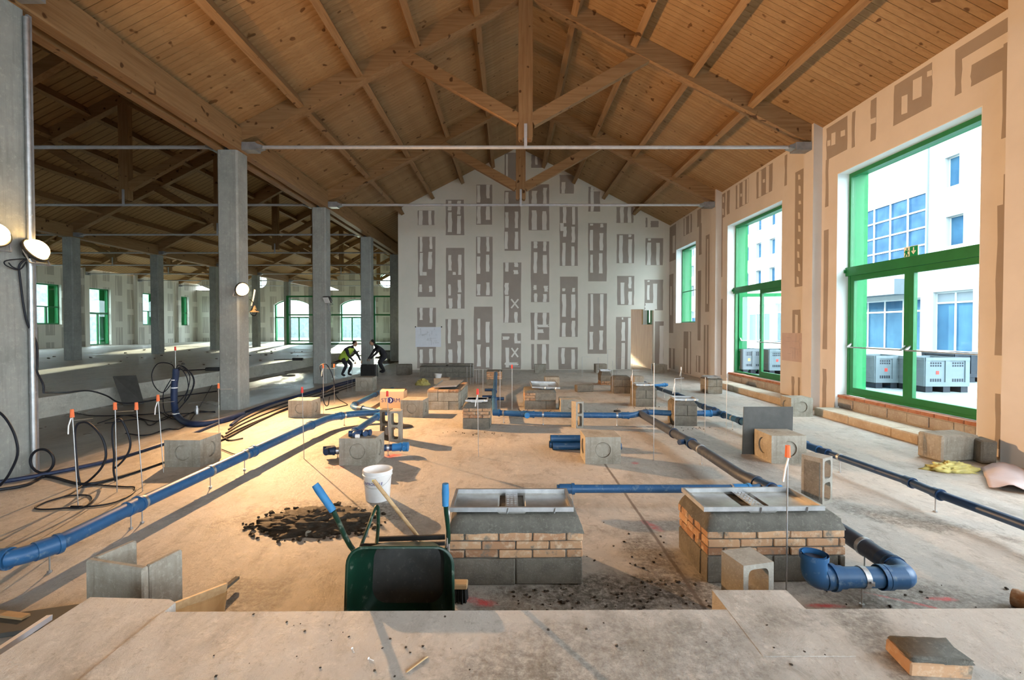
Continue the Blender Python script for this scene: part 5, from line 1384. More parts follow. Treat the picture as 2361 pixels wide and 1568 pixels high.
# dark sheets leaning
def leaning(px_bl, px_br, top_y, tilt, label, mat='dark_board', dy=.0, skew=0.0):
    p, q = at(*px_bl), at(*px_br); W = (q - p).length; rz = math.atan2(q.y - p.y, q.x - p.x)
    H = aty(px_bl[0], top_y, p.y + dy).z
    t = thing('leaning_sheet', label, 'sheet', (p.x, p.y, 0), rz)
    MB().add([(0, 0, 0.0), (W, 0, 0.0), (W + skew, tilt, H), (skew, tilt, H), (0, .012, 0.0), (W, .012, 0.0), (W + skew, tilt + .012, H), (skew, tilt + .012, H)], [(0, 1, 2, 3), (7, 6, 5, 4), (0, 4, 5, 1), (1, 5, 6, 2), (2, 6, 7, 3), (3, 7, 4, 0)]).build('panel', mat, t)
leaning((1711, 1047), (1826, 1047), 938, .08, 'dark grey sheet leaning behind the right chamber block', dy=.08, skew=.06)
t = thing('leaning_sheet', 'dark grey sheet leaning on the raised slab step', 'sheet', tuple(at(284, 936)))
q = [at(284, 936), at(331, 931), Vector((-9.62, 12.0, .68)), Vector((-9.80, 11.52, .70))]; q = [v - at(284, 936) for v in q]; nn = Vector((.012, .004, .008))
MB().add(q + [v + nn for v in q], [(0, 1, 2, 3), (7, 6, 5, 4), (0, 4, 5, 1), (1, 5, 6, 2), (2, 6, 7, 3), (3, 7, 4, 0)]).build('panel', 'dark_board', t)
# small white tub on a block, brick fragments
p = at(1000, 886); o = MB().cbox(0, .5, 0, .35, 0, .2, .01).build('solid_block', 'cardboard', loc=(p.x, p.y, 0)); tag(o, 'pale tan block behind the metal sheet on the long pier', 'block')
o = thing('tub', 'small white plastic tub on the pale tan block', 'tub', (p.x + .13, p.y + .12, .2)); MB().lathe([(0, 0), (.10, 0), (.13, .13), (.135, .135), (.125, .14), (.1, .03), (0, .02)], 20).build('body', 'white_plastic', o, smooth=True)
# broken bricks on the near slab
bz = .43
t = thing('broken_brick', 'broken orange brick caked in mortar on the near slab, bottom right', 'brick', (2.03, 2.0, bz), -.35)
p = at(2050, 1520, bz); q = at(2118, 1558, bz); r_ = at(2222, 1556, bz)
t.location = (p.x + .0, p.y, bz); t.rotation_euler = (0, 0, math.atan2(r_.y - q.y, r_.x - q.x) - .12)
MB().cbox(.02, .27, -.10, .06, 0, .058, .006, jit=.006).build('brick', 'brick', t)
rough_cap(.245, .155, 0, .018, .01, ov=.0, n=8, seed=4).build('mortar_crust', 'mortar', t, smooth='all', loc=(.03, -.095, .056))
for i, (px, py, L, rz, lab) in enumerate(((812, 1497, .03, -1.0, 'small pale screw on the near slab, left of two'), (850, 1520, .03, -.5, 'small pale screw on the near slab, right of two'), (938, 1552, .12, .9, 'pale wood splinter at the bottom edge of the near slab'))):
    c = at(px, py, bz); m = MB()
    if L < .1: m.tube([(0, 0, .004), (L, 0, .004)], .002, 6).tube([(-.002, 0, .004), (0, 0, .004)], .005, 8)
    else: m.cbox(0, L, 0, .008, 0, .006, .002, jit=.002)
    tag(m.build('screw' if L < .1 else 'wood_splinter', 'white_plastic' if L < .1 else 'timber', loc=(c.x, c.y, bz), rz=rz), lab, 'screw' if L < .1 else 'splinter')
m = MB()
for i in range(60):
    x, y = random.uniform(-1.4, 2.6), random.uniform(1.7, 2.38); s_ = random.uniform(.0015, .006)
    m.cbox(x - s_, x + s_, y - s_, y + s_, bz, bz + s_, s_ * .4, jit=s_ * .3)
tag(m.build('grit', 'wet_mud'), 'dark grit scattered on the near slab', 'grit', kind='stuff')
# ---- timber offcuts at the left slab corner
p, q = at(392, 1405, .30), at(520, 1352, .16)
t = thing('formwork_board', 'pale formwork board leaning behind the near slab corner', 'board', (0, 0, 0))
a, b = Vector((-1.72, 2.63, .40)), Vector((-1.55, 3.05, .22)); a = aty(392, 1384 + 20, 2.62); b = aty(521, 1354, 2.95)
MB().bar(a, b, .02, .05).build('batten', 'timber', t)
MB().add([tuple(a + Vector((0.02, .0, -.02))), tuple(b + Vector((0, 0, -.03))), (b.x - .03, b.y, .0), (a.x + .05, a.y, .0), tuple(a + Vector((0.02, .015, -.02))), tuple(b + Vector((0, .015, -.03))), (b.x - .03, b.y + .015, .0), (a.x + .05, a.y + .015, .0)],
         [(0, 1, 2, 3), (7, 6, 5, 4), (0, 4, 5, 1), (1, 5, 6, 2), (2, 6, 7, 3), (3, 7, 4, 0)]).build('panel', 'plywood', t)
a, b = at(548, 1341, .02), at(462, 1412, .03); o = MB().bar(a + Vector((0, 0, .03)), b + Vector((0, 0, .03)), .03, .02).build('batten', 'dark_cmu'); tag(o, 'grey weathered batten lying beside the formwork board', 'batten')
a, b = aty(114, 1424, 2.75), aty(-40, 1526, 2.3); o = MB().bar(a, b, .03, .03).build('batten', 'paper'); tag(o, 'pale batten sticking up at the lower left edge', 'batten')
a, b = at(60, 1425, .03), at(-60, 1410, .03); o = MB().bar(a, b, .05, .03).build('batten', 'timber'); tag(o, 'short pale board lying at the left edge of the floor', 'batten')
o = MB().cbox(-.4, .35, -.12, .12, 0, .03, .004).build('board', 'dark_board', loc=tuple(at(10, 1448)), rz=.3); tag(o, 'dark flat board lying at the lower left edge', 'board')
# corrugated hose end at the right edge
c = at(2362, 1372, .10); m = MB(); pts = [c + Vector((-.03 + i * .012, -i * .02 + .05, 0)) for i in range(12)]
m.tube(pts, [.055 + (.007 if i % 2 else 0) for i in range(12)], 18); o = m.build('hose_end', 'brick', smooth=True); o.location.z = -.04; tag(o, 'brown ribbed hose end at the right edge of the floor', 'hose')
# ---- broom
br = thing('broom', 'broom with a wooden stock and black bristles beside the wheelbarrow', 'broom', tuple(at(1060, 1386)))
o0 = at(1060, 1386)
MB().cbox(-.05, .055, -.04, .04, .10, .135, .006).build('stock', 'timber', br)
m = MB()
for i in range(70):
    x, y = random.uniform(-.042, .048), random.uniform(-.032, .032); m.tube([(x, y, .10), (x * 1.12, y * 1.2, .0)], .005, 4, cap=False)
tag(m.build('bristles', 'bristle', br), kind='stuff')
a = aty(862, 1108, 3.55) - o0; MB().tube([(-.04, .02, .12), a], [.012, .015], 10).build('handle', 'timber', br, smooth=True)
# ---- wheelbarrow standing on its nose
wb = thing('wheelbarrow', 'dark green wheelbarrow tipped up on its nose with blue grips', 'wheelbarrow', (-.66, 2.95, 0)); ob = Vector((-.66, 2.95, 0))
def loop(x0, x1, z0, z1, y0, y1, r, n=6, xt=0.0):
    """rounded rectangle, y from y0 (bottom) to y1 (top); xt narrows the top"""
    out = []
    for (cx, cz, a0) in ((x1 - r, z1 - r, 0), (x0 + r, z1 - r, 90), (x0 + r, z0 + r, 180), (x1 - r, z0 + r, 270)):
        for i in range(n + 1):
            a = math.radians(a0 + 90 * i / n); x, z = cx + r * math.cos(a), cz + r * math.sin(a); f = (z - z0) / (z1 - z0)
            x = (x0 + x1) / 2 + (x - (x0 + x1) / 2) * (1 - xt * f)
            out.append(Vector((x, y0 + (y1 - y0) * f, z)))
    return out
L = [loop(-1.0, -.33, .02, .585, 2.76, 2.80, .11, xt=.03), loop(-.985, -.345, .03, .570, 2.765, 2.80, .10, xt=.03), loop(-.98, -.35, .04, .562, 2.79, 2.825, .10, xt=.03), loop(-.90, -.43, .12, .49, 3.0, 3.06, .10, xt=.02), loop(-.85, -.46, .17, .465, 3.03, 3.09, .09)]
n = len(L[0]); vs = [tuple(v - ob) for l in L for v in l]
fs = [(i * n + k, i * n + (k + 1) % n, (i + 1) * n + (k + 1) % n, (i + 1) * n + k) for i in range(len(L) - 1) for k in range(n)]
mi = [0 if f[0] < 3 * n else 1 for f in fs]; fs.append(tuple(range((len(L) - 1) * n, len(L) * n)))
mm = MB(); mm.v = vs; mm.f = fs; mm.mi = mi + [1]
ty = mm.build('tray', ['barrow_green', 'barrow_inner'], wb, smooth=True, fixn=False); sd = ty.modifiers.new('s', 'SOLIDIFY'); sd.thickness = .004; sd.offset = 0
def P_(px, py, Y): return aty(px, py, Y) - ob
gl0, gl1 = P_(728, 1120, 3.02), P_(768, 1178, 3.02); 
hl = [gl0, gl1, P_(820, 1275, 3.14), Vector((-.80, 3.24, .12)) - ob]
hr = [P_(1027, 1115, 3.02), P_(1028, 1160, 3.02), P_(1031, 1262, 3.16), Vector((-.60, 3.24, .12)) - ob]
hl = hl[1:]; hr0 = hr[0]; hr = [hr0 + Vector((0, 0, -.13))] + hr[2:]
MB().tube(smooth_path(hl, 5), .017, 10).build('handle', 'barrow_green', wb, smooth=True); MB().tube(smooth_path(hr, 5), .015, 10).build('handle', 'barrow_green', wb, smooth=True)
d = (gl1 - gl0).normalized(); MB().tube([gl0 - d * .01, gl0 + d * .03, gl1], [.022, .025, .023], 12).build('grip', 'grip_blue', wb, smooth=True)
MB().tube([hr0, hr0 + Vector((0, 0, -.06)), hr0 + Vector((0, 0, -.145))], [.021, .024, .021], 12).build('grip', 'grip_blue', wb, smooth=True)
ap = P_(869, 1172, 3.30)
MB().tube(smooth_path([P_(828, 1272, 3.06), P_(850, 1212, 3.18), ap + Vector((-.012, 0, 0)), ap + Vector((.008, 0, 0)), P_(872, 1215, 3.2), P_(868, 1256, 3.08)], 4), .012, 8).build('leg', 'barrow_green', wb, smooth=True)
ar = P_(1033, 1165, 3.30)
MB().tube(smooth_path([P_(1030, 1262, 3.06), ar + Vector((-.005, 0, -.05)), ar, ar + Vector((.006, 0, -.08)), P_(1034, 1280, 3.08)], 4), .008, 8).build('leg', 'galv', wb, smooth=True)
MB().bar(P_(872, 1243, 3.16), P_(1026, 1238, 3.16), .018, .030).build('cross_bar', 'rubber', wb); MB().bar(P_(832, 1258, 3.08), P_(1026, 1253, 3.08), .016, .022).build('cross_bar', 'rubber', wb)
m = MB(); wc = Vector((-.70, 3.3, .19)) - ob
wp = [(wc.x - .035, 0), ]
N = 24; vs = []; 
for i in range(N):
    a = 2 * PI * i / N
    for k in range(8):
        b = 2 * PI * k / 8; rr = .15 + .038 * math.cos(b); vs.append((wc.x + .038 * math.sin(b), wc.y + rr * math.cos(a), wc.z + rr * math.sin(a)))
fs = [(i * 8 + k, i * 8 + (k + 1) % 8, ((i + 1) % N) * 8 + (k + 1) % 8, ((i + 1) % N) * 8 + k) for i in range(N) for k in range(8)]
m.add(vs, fs); m.build('wheel', 'rubber', wb, smooth=True); MB().tube([(wc.x - .03, wc.y, wc.z), (wc.x + .03, wc.y, wc.z)], .12, 18).build('rim', 'galv', wb, smooth=True)
# ---- plans taped to the walls
p, q = aty(958, 754, YG), aty(1017, 800, YG)
pl = thing('site_plan', 'large white site plan taped low on the gable wall', 'plan', (p.x, YG - .012, q.z))
MB().box(0, q.x - p.x, -.002, .006, 0, p.z - q.z).build('sheet', 'paper', pl)
m = MB(); Wd, Hd = q.x - p.x, p.z - q.z
for i in range(26):
    x, z = random.uniform(.08, Wd - .25), random.uniform(.06, Hd - .08); l_ = random.uniform(.05, .25)
    if i % 2: m.box(x, min(x + l_, Wd - .05), -.0035, -.002, z, z + .006)
    else: m.box(x, x + .006, -.0035, -.002, z, min(z + l_, Hd - .05))
m.build('drawing_lines', 'ink', pl)
for x in (-.02, Wd): MB().box(x, x + .05, -.006, -.001, Hd - .02, Hd + .03).build('tape', 'rubber', pl)
p, q = atx(1867, 787, XR), atx(1803, 863, XR)
pl = thing('site_plan', 'pinkish site plan taped to the right wall between the tall windows', 'plan', (XR - .010, min(p.y, q.y), 1.05))
Wd = abs(q.y - p.y); MB().box(-.002, .006, 0, Wd, 0, .72).build('sheet', 'paper_pink', pl)
m = MB()
for i in range(18):
    y, z = random.uniform(.05, Wd - .3), random.uniform(.05, .6); l_ = random.uniform(.05, .3)
    if i % 2: m.box(-.0035, -.002, y, y + l_, z, z + .005)
    else: m.box(-.0035, -.002, y, y + .005, z, min(.7, z + l_))
m.build('drawing_lines', 'ink', pl)
# ---- outside: pallet boxes
def pallet_box(x, y, w_, d_, label, mat='crate_grey', z0=.40, rz=0, sticker='cap_red'):
    t = thing('pallet_box', label, 'pallet box', (x, y, z0), rz, 'plastic pallet boxes outside'); h = .80
    m = MB(); th = .03
    m.box(0, w_, 0, th, .16, h).box(0, w_, d_ - th, d_, .16, h).box(0, th, 0, d_, .16, h).box(w_ - th, w_, 0, d_, .16, h).box(0, w_, 0, d_, .14, .18)
    m.build('body', mat, t)
    m = MB()
    for xx in (0, w_ / 2 - .05, w_ - .1): m.box(xx, xx + .1, -.02, 0, .14, h)
    m.box(0, w_, -.025, 0, h - .06, h + .01).box(0, w_, -.02, 0, .14, .24)
    for yy in (0, d_ - .1): m.box(-.02, 0, yy, yy + .1, .14, h)
    m.box(-.025, 0, 0, d_, h - .06, h + .01).box(-.02, 0, 0, d_, .14, .24)
    m.build('rib', mat, t)
    s_ = MB()
    for k in (0, 1):
        for r in (0, 1):
            for i in range(5): s_.box(w_ * (.12 + .5 * k) + i * .055, w_ * (.12 + .5 * k) + i * .055 + .035, -.003, 0.001, (h - .2 + r * .06 if True else 0), (h - .16 + r * .06))
        for i in range(5): s_.box(w_ * (.12 + .5 * k) + i * .055, w_ * (.12 + .5 * k) + i * .055 + .035, -.003, .001, .25, .32)
    s_.build('vent', 'crate_dark', t)
    for xx in (.02, w_ / 2 - .08, w_ - .18): MB().box(xx, xx + .16, 0, d_, 0, .14).build('foot', 'crate_dark' if mat == 'crate_grey' else mat, t)
    MB().box(w_ * .25, w_ * .25 + .07, -.006, -.003, .42, .50).build('sticker', sticker, t)
p = at(2026, 897, .40)
pallet_box(p.x, p.y + .12, .93, 1.0, 'grey plastic pallet box outside the nearest window, left one with red sticker')
p = at(2116, 905, .40)
pallet_box(p.x + .16, p.y, 1.02, 1.0, 'grey plastic pallet box outside the nearest window, right one')
p = at(2205, 888, .40)
pallet_box(p.x + .5, p.y + .6, 1.0, 1.0, 'dark plastic pallet box behind the two grey boxes', mat='crate_dark')
p = at(1712, 862, .40)
pallet_box(p.x, p.y, .7, 1.0, 'bluish pallet box behind the open door of the middle window', sticker='yellow_print')
p = at(1748, 866, .40)
pallet_box(p.x + .45, p.y + .2, .9, 1.0, 'second bluish pallet box outside the middle window')
# ================================================================== COLUMN FITTINGS, LAMPS, CABLES, PEOPLE
def tube_thing(name, label, cat, pts, r, mat, group=None, n=7, sm=5, closed=False):
    P = smooth_path(pts, sm) if sm else [Vector(p) for p in pts]
    o0 = Vector(P[0]); o = MB().tube([p - o0 for p in P], r, n).build(name, mat, smooth=True, loc=tuple(o0)); tag(o, label, cat, group); return o
XC = -6.27
# conduit on the first column
cx, cy = XC + .035, TY[0] + .20
t = thing('conduit', 'pale vertical conduit with trunking on the nearest column', 'conduit', (cx, cy, 0))
MB().tube([(0, 0, .02), (0, 0, 5.9)], .032, 12).build('pipe', 'galv', t, smooth=True)
MB().box(-.035, .0, .02, .07, 0.02, 5.95).build('trunking', 'steel_grey', t)
for z in (1.05, 2.75, 3.35, 4.6): MB().tube([(0, 0, z), (0, 0, z + .02)], .038, 12).build('clip', 'galv', t)
def floodlight(label, pos, aim, power, on=True, mat='black_plastic', s=.14, spread=180):
    """a small floodlight: housing, bracket and glass; the light comes out of the glass"""
    t = thing('floodlight', label, 'floodlight', pos)
    q = Vector(aim).to_track_quat('-Y', 'Z'); t.rotation_mode = 'QUATERNION'; t.rotation_quaternion = q
    if on:
        def lz(prof): 
            m = MB().lathe(prof, 24); m.v = [(v[0], v[2], v[1]) for v in m.v]; return m
        lz([(0, .13), (.05, .13), (.06, .10), (s + .02, .03), (s + .025, -.005), (s + .01, -.012), (s, .02), (0, .02)]).build('housing', mat, t, smooth=True)
        lz([(s, .0), (s * .97, -.035), (s * .85, -.07), (s * .65, -.10), (s * .35, -.122), (0, -.13)]).build('lens', 'lamp_glow', t, smooth=True)  # dome shaped and sized as the lamp's round blown-out glow
    else:
        m = MB().cbox(-s, s, .0, .07, -s * .8, s * .8, .012)
        for i in range(5): m.box(-s * .8 + i * s * .4, -s * .8 + i * s * .4 + .01, .07, .10, -s * .6, s * .6)
        m.build('housing', mat, t)
        MB().cbox(-s * .9, s * .9, -.012, .0, -s * .7, s * .7, .006).build('glass', 'white_paint', t)
    MB().bar((-s - .01, .03, 0), (-s - .01, .05, -s * 1.3), .02, .008).bar((s + .01, .03, 0), (s + .01, .05, -s * 1.3), .02, .008).bar((-s - .01, .05, -s * 1.3), (s + .01, .05, -s * 1.3), .02, .008).build('bracket', 'steel_grey', t)
    if on:
        l = bpy.data.lights.new('lamp_light', 'AREA'); l.shape = 'DISK'; l.size = .07; l.energy = power; l.color = (1.0, .56, .25)
        o = bpy.data.objects.new('lamp_light', l); COL.objects.link(o); o.parent = t; o.location = (0, -.145, 0); o.rotation_euler = (-PI / 2, 0, 0); l.spread = math.radians(spread)
    return t
FL1 = floodlight('lit orange floodlight on the nearest column', atx(82, 577, XC + .12), (.80, .10, .52), 22, spread=115)
FL2 = floodlight('lit orange floodlight on the second column', aty(558, 667, TY[1] - .32), (.90, -.37, -.30), 150, spread=138)
FL3 = floodlight('lit orange floodlight on the nearest column, cut by the left edge', atx(-14, 540, XC + .10), (.85, -.25, .30), 14, spread=120)
floodlight('white floodlight switched off on the third column', aty(753, 692, TY[2] - .32), (-.45, -.85, -.5), 0, on=False, s=.15)
# lamp cables
c0 = atx(45, 612, XC + .03)
tube_thing('lamp_cable', 'black lamp cable hanging down the nearest column to the floor', 'cable',
           [atx(60, 597, XC + .06), c0, atx(46, 640, XC + .03), atx(60, 735, XC + .03), atx(84, 790, XC + .04), atx(86, 840, XC + .08), at(98, 880, .95) * 1.0 if False else atx(86, 858, XC + .08), atx(99, 885, XC + .08), atx(101, 905, XC + .1)], .012, 'cable_black')
tube_thing('lamp_cable', 'coiled slack of black lamp cable under the orange floodlight', 'cable', [atx(x, y, XC + .05) for x, y in ((62, 597), (38, 598), (12, 602), (14, 612), (40, 622), (50, 618), (60, 604), (48, 620), (30, 616), (20, 606))], .007, 'cable_black')
tube_thing('floor_cable', 'black cable trailing from the nearest column along the raised slab step', 'cable',
           [atx(101, 905, XC + .1), aty(150, 905, 7.4), aty(205, 901, 8.2), aty(245, 912, 8.8), aty(275, 928, 9.3), aty(320, 928, 9.5), aty(400, 915, 10.2), aty(500, 902, 11.5)], .014, 'cable_black')
tube_thing('lamp_cable', 'short cable and plug hanging from the second column floodlight', 'cable', [aty(576, 690, TY[1] - .1), aty(584, 700, TY[1] - .15), aty(578, 722, TY[1] - .15), aty(588, 728, TY[1] - .15), aty(592, 716, TY[1] - .15), aty(580, 712, TY[1] - .15)], .010, 'cable_black')
c = aty(587, 720, TY[1] - .12); o = MB().lathe([(0, .16), (.02, .15), (.05, .05), (.11, .0), (0, .0)], 14).build('hanging_lamp', 'timber', smooth=True, loc=tuple(c)); tag(o, 'small brown lamp fitting hanging right of the second column', 'lamp fitting')
o = tube_thing('plastic_strip', 'pale strip of plastic hanging above the brown lamp fitting', 'strip', [aty(588, 668, TY[1] - .12), aty(584, 690, TY[1] - .12), aty(580, 705, TY[1] - .12)], .018, 'white_plastic')
tube_thing('lamp_cable', 'grey cable hanging from the white floodlight', 'cable', [aty(756, 700, TY[2] - .25), aty(760, 718, TY[2] - .25), aty(764, 726, TY[2] - .25)], .012, 'steel_grey')
# floor cables
def fc(pts, z=.02): return [at(x, y, z) for x, y in pts]
CB = 'cables along the column row'
S7 = 4.356
def K(*l): return [(60 + x / S7, 820 + y / S7) for x, y in l]
tube_thing('floor_cable', 'thick dark blue cable bundle from the left edge past the rods', 'cable', fc([(-60, 1120)] + K((0, 1228), (500, 1130), (880, 1040), (1390, 880), (1750, 750), (2178, 575)) + [(640, 926), (740, 900), (800, 884), (850, 866)], .03), .026, 'cable_blue', CB)
tube_thing('floor_cable', 'black cable bundle below the blue one, ending by the third column', 'cable', fc([(-40, 1135)] + K((0, 1300), (200, 1210)) + K((560, 1290), (880, 1235), (1390, 1065), (1980, 840), (2178, 740)) + [(610, 965), (680, 935), (780, 905)], .02), .018, 'cable_black', CB)
for i in range(4):
    tube_thing('floor_cable', ['black cable nearest the orange floor', 'second black cable from the orange floor', 'third black cable from the orange floor', 'black cable next to the dark blue riser bundle'][i], 'cable',
               fc([(515 + i * 6, 1008 - i * 9), (560, 985 - i * 8), (620, 960 - i * 9), (700, 930 - i * 7), (800, 895 - i * 5), (850, 878 - i * 3)], .015), .014 if i < 3 else .035, 'cable_black' if i < 3 else 'cable_blue', CB)
rY = at(406, 965).y
def V(*l, Y=None): return [aty(x, y, Y or rY) for x, y in l]
riser = tube_thing('cable_riser', 'thick dark blue cable riser bent up from the floor with white ties', 'cable', [at(560, 955, .05), at(500, 972, .05), at(440, 977, .05)] + V((409, 960), (402, 930), (402, 890), (405, 868), (406, 850)), .062, 'cable_blue', n=12)
for (x, y) in ((403, 877), (402, 895), (405, 955)):
    c = aty(x, y, rY); c = c - riser.location; MB().tube([c, c + Vector((0, 0, .02))], .066, 12).build('cable_tie', 'white_plastic', riser)
for i, pts in enumerate((((404, 858), (395, 840), (365, 838), (350, 862), (356, 890), (376, 905), (398, 880), (404, 862)),
                         ((406, 850), (412, 842), (430, 850), (446, 875), (440, 905), (420, 935), (405, 950)),
                         ((406, 852), (420, 846), (442, 862), (448, 885), (436, 915), (415, 940)),
                         ((406, 855), (416, 850), (430, 868), (434, 895), (425, 925)),
                         ((404, 853), (400, 866), (385, 890), (376, 912), (380, 950), (400, 962)),
                         ((406, 856), (425, 851), (438, 870), (430, 905), (410, 930)))):
    tube_thing('cable_loop', ['large left black cable loop at the riser', 'widest right cable loop at the riser', 'second right cable loop at the riser', 'innermost right cable loop at the riser', 'black cable dropping left of the riser', 'third right cable loop at the riser'][i], 'cable', V(*pts), .009, 'cable_black', 'cable loops at the riser')
y1 = at(185, 1118).y
tube_thing('cable_loop', 'tall black cable loop standing at the first orange capped rod', 'cable', V(*K((545, 1300), (520, 1180), (500, 950), (492, 800), (510, 700), (560, 670), (630, 680), (720, 760), (780, 860), (803, 980), (790, 1060), (740, 1150), (640, 1250), (560, 1300)), Y=y1), .013, 'cable_black')
tube_thing('cable_loop', 'tall black cable loop standing at the second orange capped rod', 'cable', V(*K((900, 1260), (880, 1150), (885, 1000), (870, 850), (870, 720), (900, 655), (950, 640), (1000, 720), (1045, 850), (1040, 940), (1000, 1020), (940, 1090), (890, 1130)), Y=at(266, 1110).y), .012, 'cable_black')
tube_thing('cable_loop', 'black cable coil standing upright before the nearest column', 'cable', V(*[(97 + 27 * math.cos(a), 1063 + 27 * math.sin(a)) for a in [2.2 + 2 * PI * i / 14 for i in range(15)]], Y=at(97, 1098).y), .016, 'cable_black')
tube_thing('cable_loop', 'black cable looping at the left edge of the column', 'cable', V((-20, 945), (0, 952), (20, 975), (36, 1010), (40, 1050), (20, 1095), (0, 1120)  , Y=5.55), .014, 'cable_black')
tube_thing('floor_cable', 'thin black cable loop lying on the orange floor', 'cable', fc(K((560, 1310), (420, 1400), (200, 1470), (90, 1530), (200, 1545), (420, 1530), (560, 1525), (660, 1460), (640, 1410), (540, 1400), (380, 1415)), .012), .009, 'cable_black')
tube_thing('floor_cable', 'thin black cable crossing the foot of the second rod', 'cable', fc(K((560, 1320), (700, 1300), (860, 1310), (1000, 1318), (1095, 1325), (1060, 1390), (900, 1470), (700, 1510), (450, 1515)), .012), .009, 'cable_black')
for i, pts in enumerate((((720, 680), (1000, 600), (1300, 660), (1500, 590)), ((790, 680), (1150, 640), (1250, 700), (1450, 600), (1900, 560)), ((480, 570), (700, 605), (1200, 590), (1480, 560)), ((1000, 780), (1200, 800), (1400, 740), (1650, 650), (1900, 240)), ((1340, 560), (1500, 640), (1700, 560), (1900, 570)))):
    tube_thing('floor_cable', ['thin slack cable on the floor left of the riser', 'thin slack cable winding under the riser', 'thin dark cable along the slab step', 'thin slack cable behind the lit chamber block', 'thin cable knot right of the riser'][i], 'cable', fc(K(*pts), .012), .010, 'cable_black', 'slack cables around the riser')
for i, pts in enumerate((((1965, 800), (2040, 850), (2178, 830)), ((1965, 940), (2100, 990), (2200, 985)))):
    tube_thing('floor_cable', ['cable bend right of the lit chamber block', 'thin cable between chamber block and blue pipe'][i], 'cable', fc(K(*pts), .015), .012 if i == 0 else .007, 'cable_black')
for i, pts in enumerate((((744, 870), (738, 845), (752, 840), (765, 862), (770, 890), (752, 905)), ((746, 925), (742, 900), (748, 930), (756, 935), (760, 915)), ((772, 905), (780, 920), (800, 932), (792, 936), (750, 945)))):
    tube_thing('cable_loop', ['black cable loop at the third column rods', 'short hanging cable at the third column rods', 'thin cable on the floor past the third column rods'][i], 'cable', V(*pts, Y=at(746, 954).y) if i < 2 else fc(pts, .01), .010, 'cable_black')
c = at(454, 955); o = MB().lathe([(0, 0), (.04, 0), (.042, .12), (.022, .15), (.022, .19), (0, .19)], 14).build('bottle', 'galv', smooth=True, loc=(c.x, c.y, 0)); tag(o, 'small shiny metal bottle on the floor right of the riser', 'bottle')
# dark clutter on the raised slab
for (px, py, L_, rz, lab) in ((482, 855, 1.1, .35, 'black tool with a long handle lying on the raised slab'), (680, 831, 1.4, .1, 'black bundle lying on the raised slab near the third column')):
    c = at(px, py, .43); t = thing('tool', lab, 'tool', (c.x, c.y, .43), rz)
    MB().cbox(-.1, .35, -.08, .08, 0, .12, .02).build('body', 'black_plastic', t); MB().tube([(-L_ / 2 - .2, 0, .03), (0, 0, .05)], .02, 8).build('shaft', 'black_plastic', t)
m = MB()
for i in range(50):
    x = random.uniform(-24, -11); y = random.uniform(18, 33); s_ = random.uniform(.02, .07); m.cbox(x - s_, x + s_, y - s_, y + s_, .43, .43 + s_, s_ * .3, jit=s_ * .3)
tag(m.build('rubble', 'dark_cmu'), 'small dark rubble scattered on the raised slab', 'rubble', kind='stuff')
# dug earth in front of the far raised slab
def earth():
    m = MB(); nx, ny = 26, 22; vs = []
    x0, x1, y0, y1 = -9.80, -5.12, 23.8, 30.5
    for i in range(nx + 1):
        for j in range(ny + 1):
            u, v = i / nx, j / ny; x, y = x0 + (x1 - x0) * u, y0 + (y1 - y0) * v
            z = .42 * v ** 1.6 + .12 * mnoise.fractal(Vector((x * .9, y * .9, 2)), 1.0, 2.0, 4) * math.sin(PI * min(1, v * 1.05)) - .02
            vs.append((x, y, min(z, .46) if v > 0 else -.02))
    fs = [(i * (ny + 1) + j, (i + 1) * (ny + 1) + j, (i + 1) * (ny + 1) + j + 1, i * (ny + 1) + j + 1) for i in range(nx) for j in range(ny)]
    tag(m.add(vs, fs).build('earth_bank', 'wet_mud', smooth='all', fixn=False), 'dark dug earth bank below the far raised slab', 'earth', kind='stuff')
earth()
# ---- two workers
def person(label, loc, rz, joints, edges, radii, cloth, parts, sc=1.0):
    t = thing('person', label, 'person', loc, rz)
    names = list(joints)
    me = bpy.data.meshes.new('body'); me.from_pydata([joints[k] for k in names], [(names.index(a), names.index(b)) for a, b in edges], [])
    o = obj('body', me, t); me.materials.append(MATS[cloth])
    sk = o.modifiers.new('skin', 'SKIN'); sk.use_smooth_shade = True
    sv = me.skin_vertices[0].data
    for i, k in enumerate(names): sv[i].radius = (radii[k], radii[k]); sv[i].use_root = (k == 'pelvis')
    ss = o.modifiers.new('sub', 'SUBSURF'); ss.levels = 2; ss.render_levels = 2
    for (nm, mb, mt) in parts: mb.build(nm, mt, t, smooth='all')
    return t
def ell(c, r, n=14, rows=9, nz=0):
    m = MB(); vs = []
    for i in range(rows + 1):
        a = PI * i / rows
        for k in range(n):
            b = 2 * PI * k / n; vs.append((c[0] + r[0] * math.sin(a) * math.cos(b), c[1] + r[1] * math.sin(a) * math.sin(b), c[2] + r[2] * math.cos(a)))
    fs = [(i * n + k, i * n + (k + 1) % n, (i + 1) * n + (k + 1) % n, (i + 1) * n + k) for i in range(rows) for k in range(n)]
    return m.add(vs, fs)
J = dict(pelvis=(0, .22, .72), belly=(0, .12, .88), chest=(0, -.06, 1.05), neck=(0, -.2, 1.17), head0=(0, -.25, 1.22), kneeL=(-.14, -.02, .44), ankL=(-.15, .18, .09), toeL=(-.16, .02, .04), kneeR=(.16, -.05, .44), ankR=(.17, .14, .09), toeR=(.18, -.02, .04),
         hipL=(-.1, .2, .70), hipR=(.1, .2, .70), shL=(-.2, -.08, 1.08), elL=(-.28, -.22, .85), wrL=(-.22, -.38, .66), haL=(-.2, -.43, .60), shR=(.2, -.08, 1.08), elR=(.27, -.24, .85), wrR=(.18, -.4, .68), haR=(.16, -.45, .62))
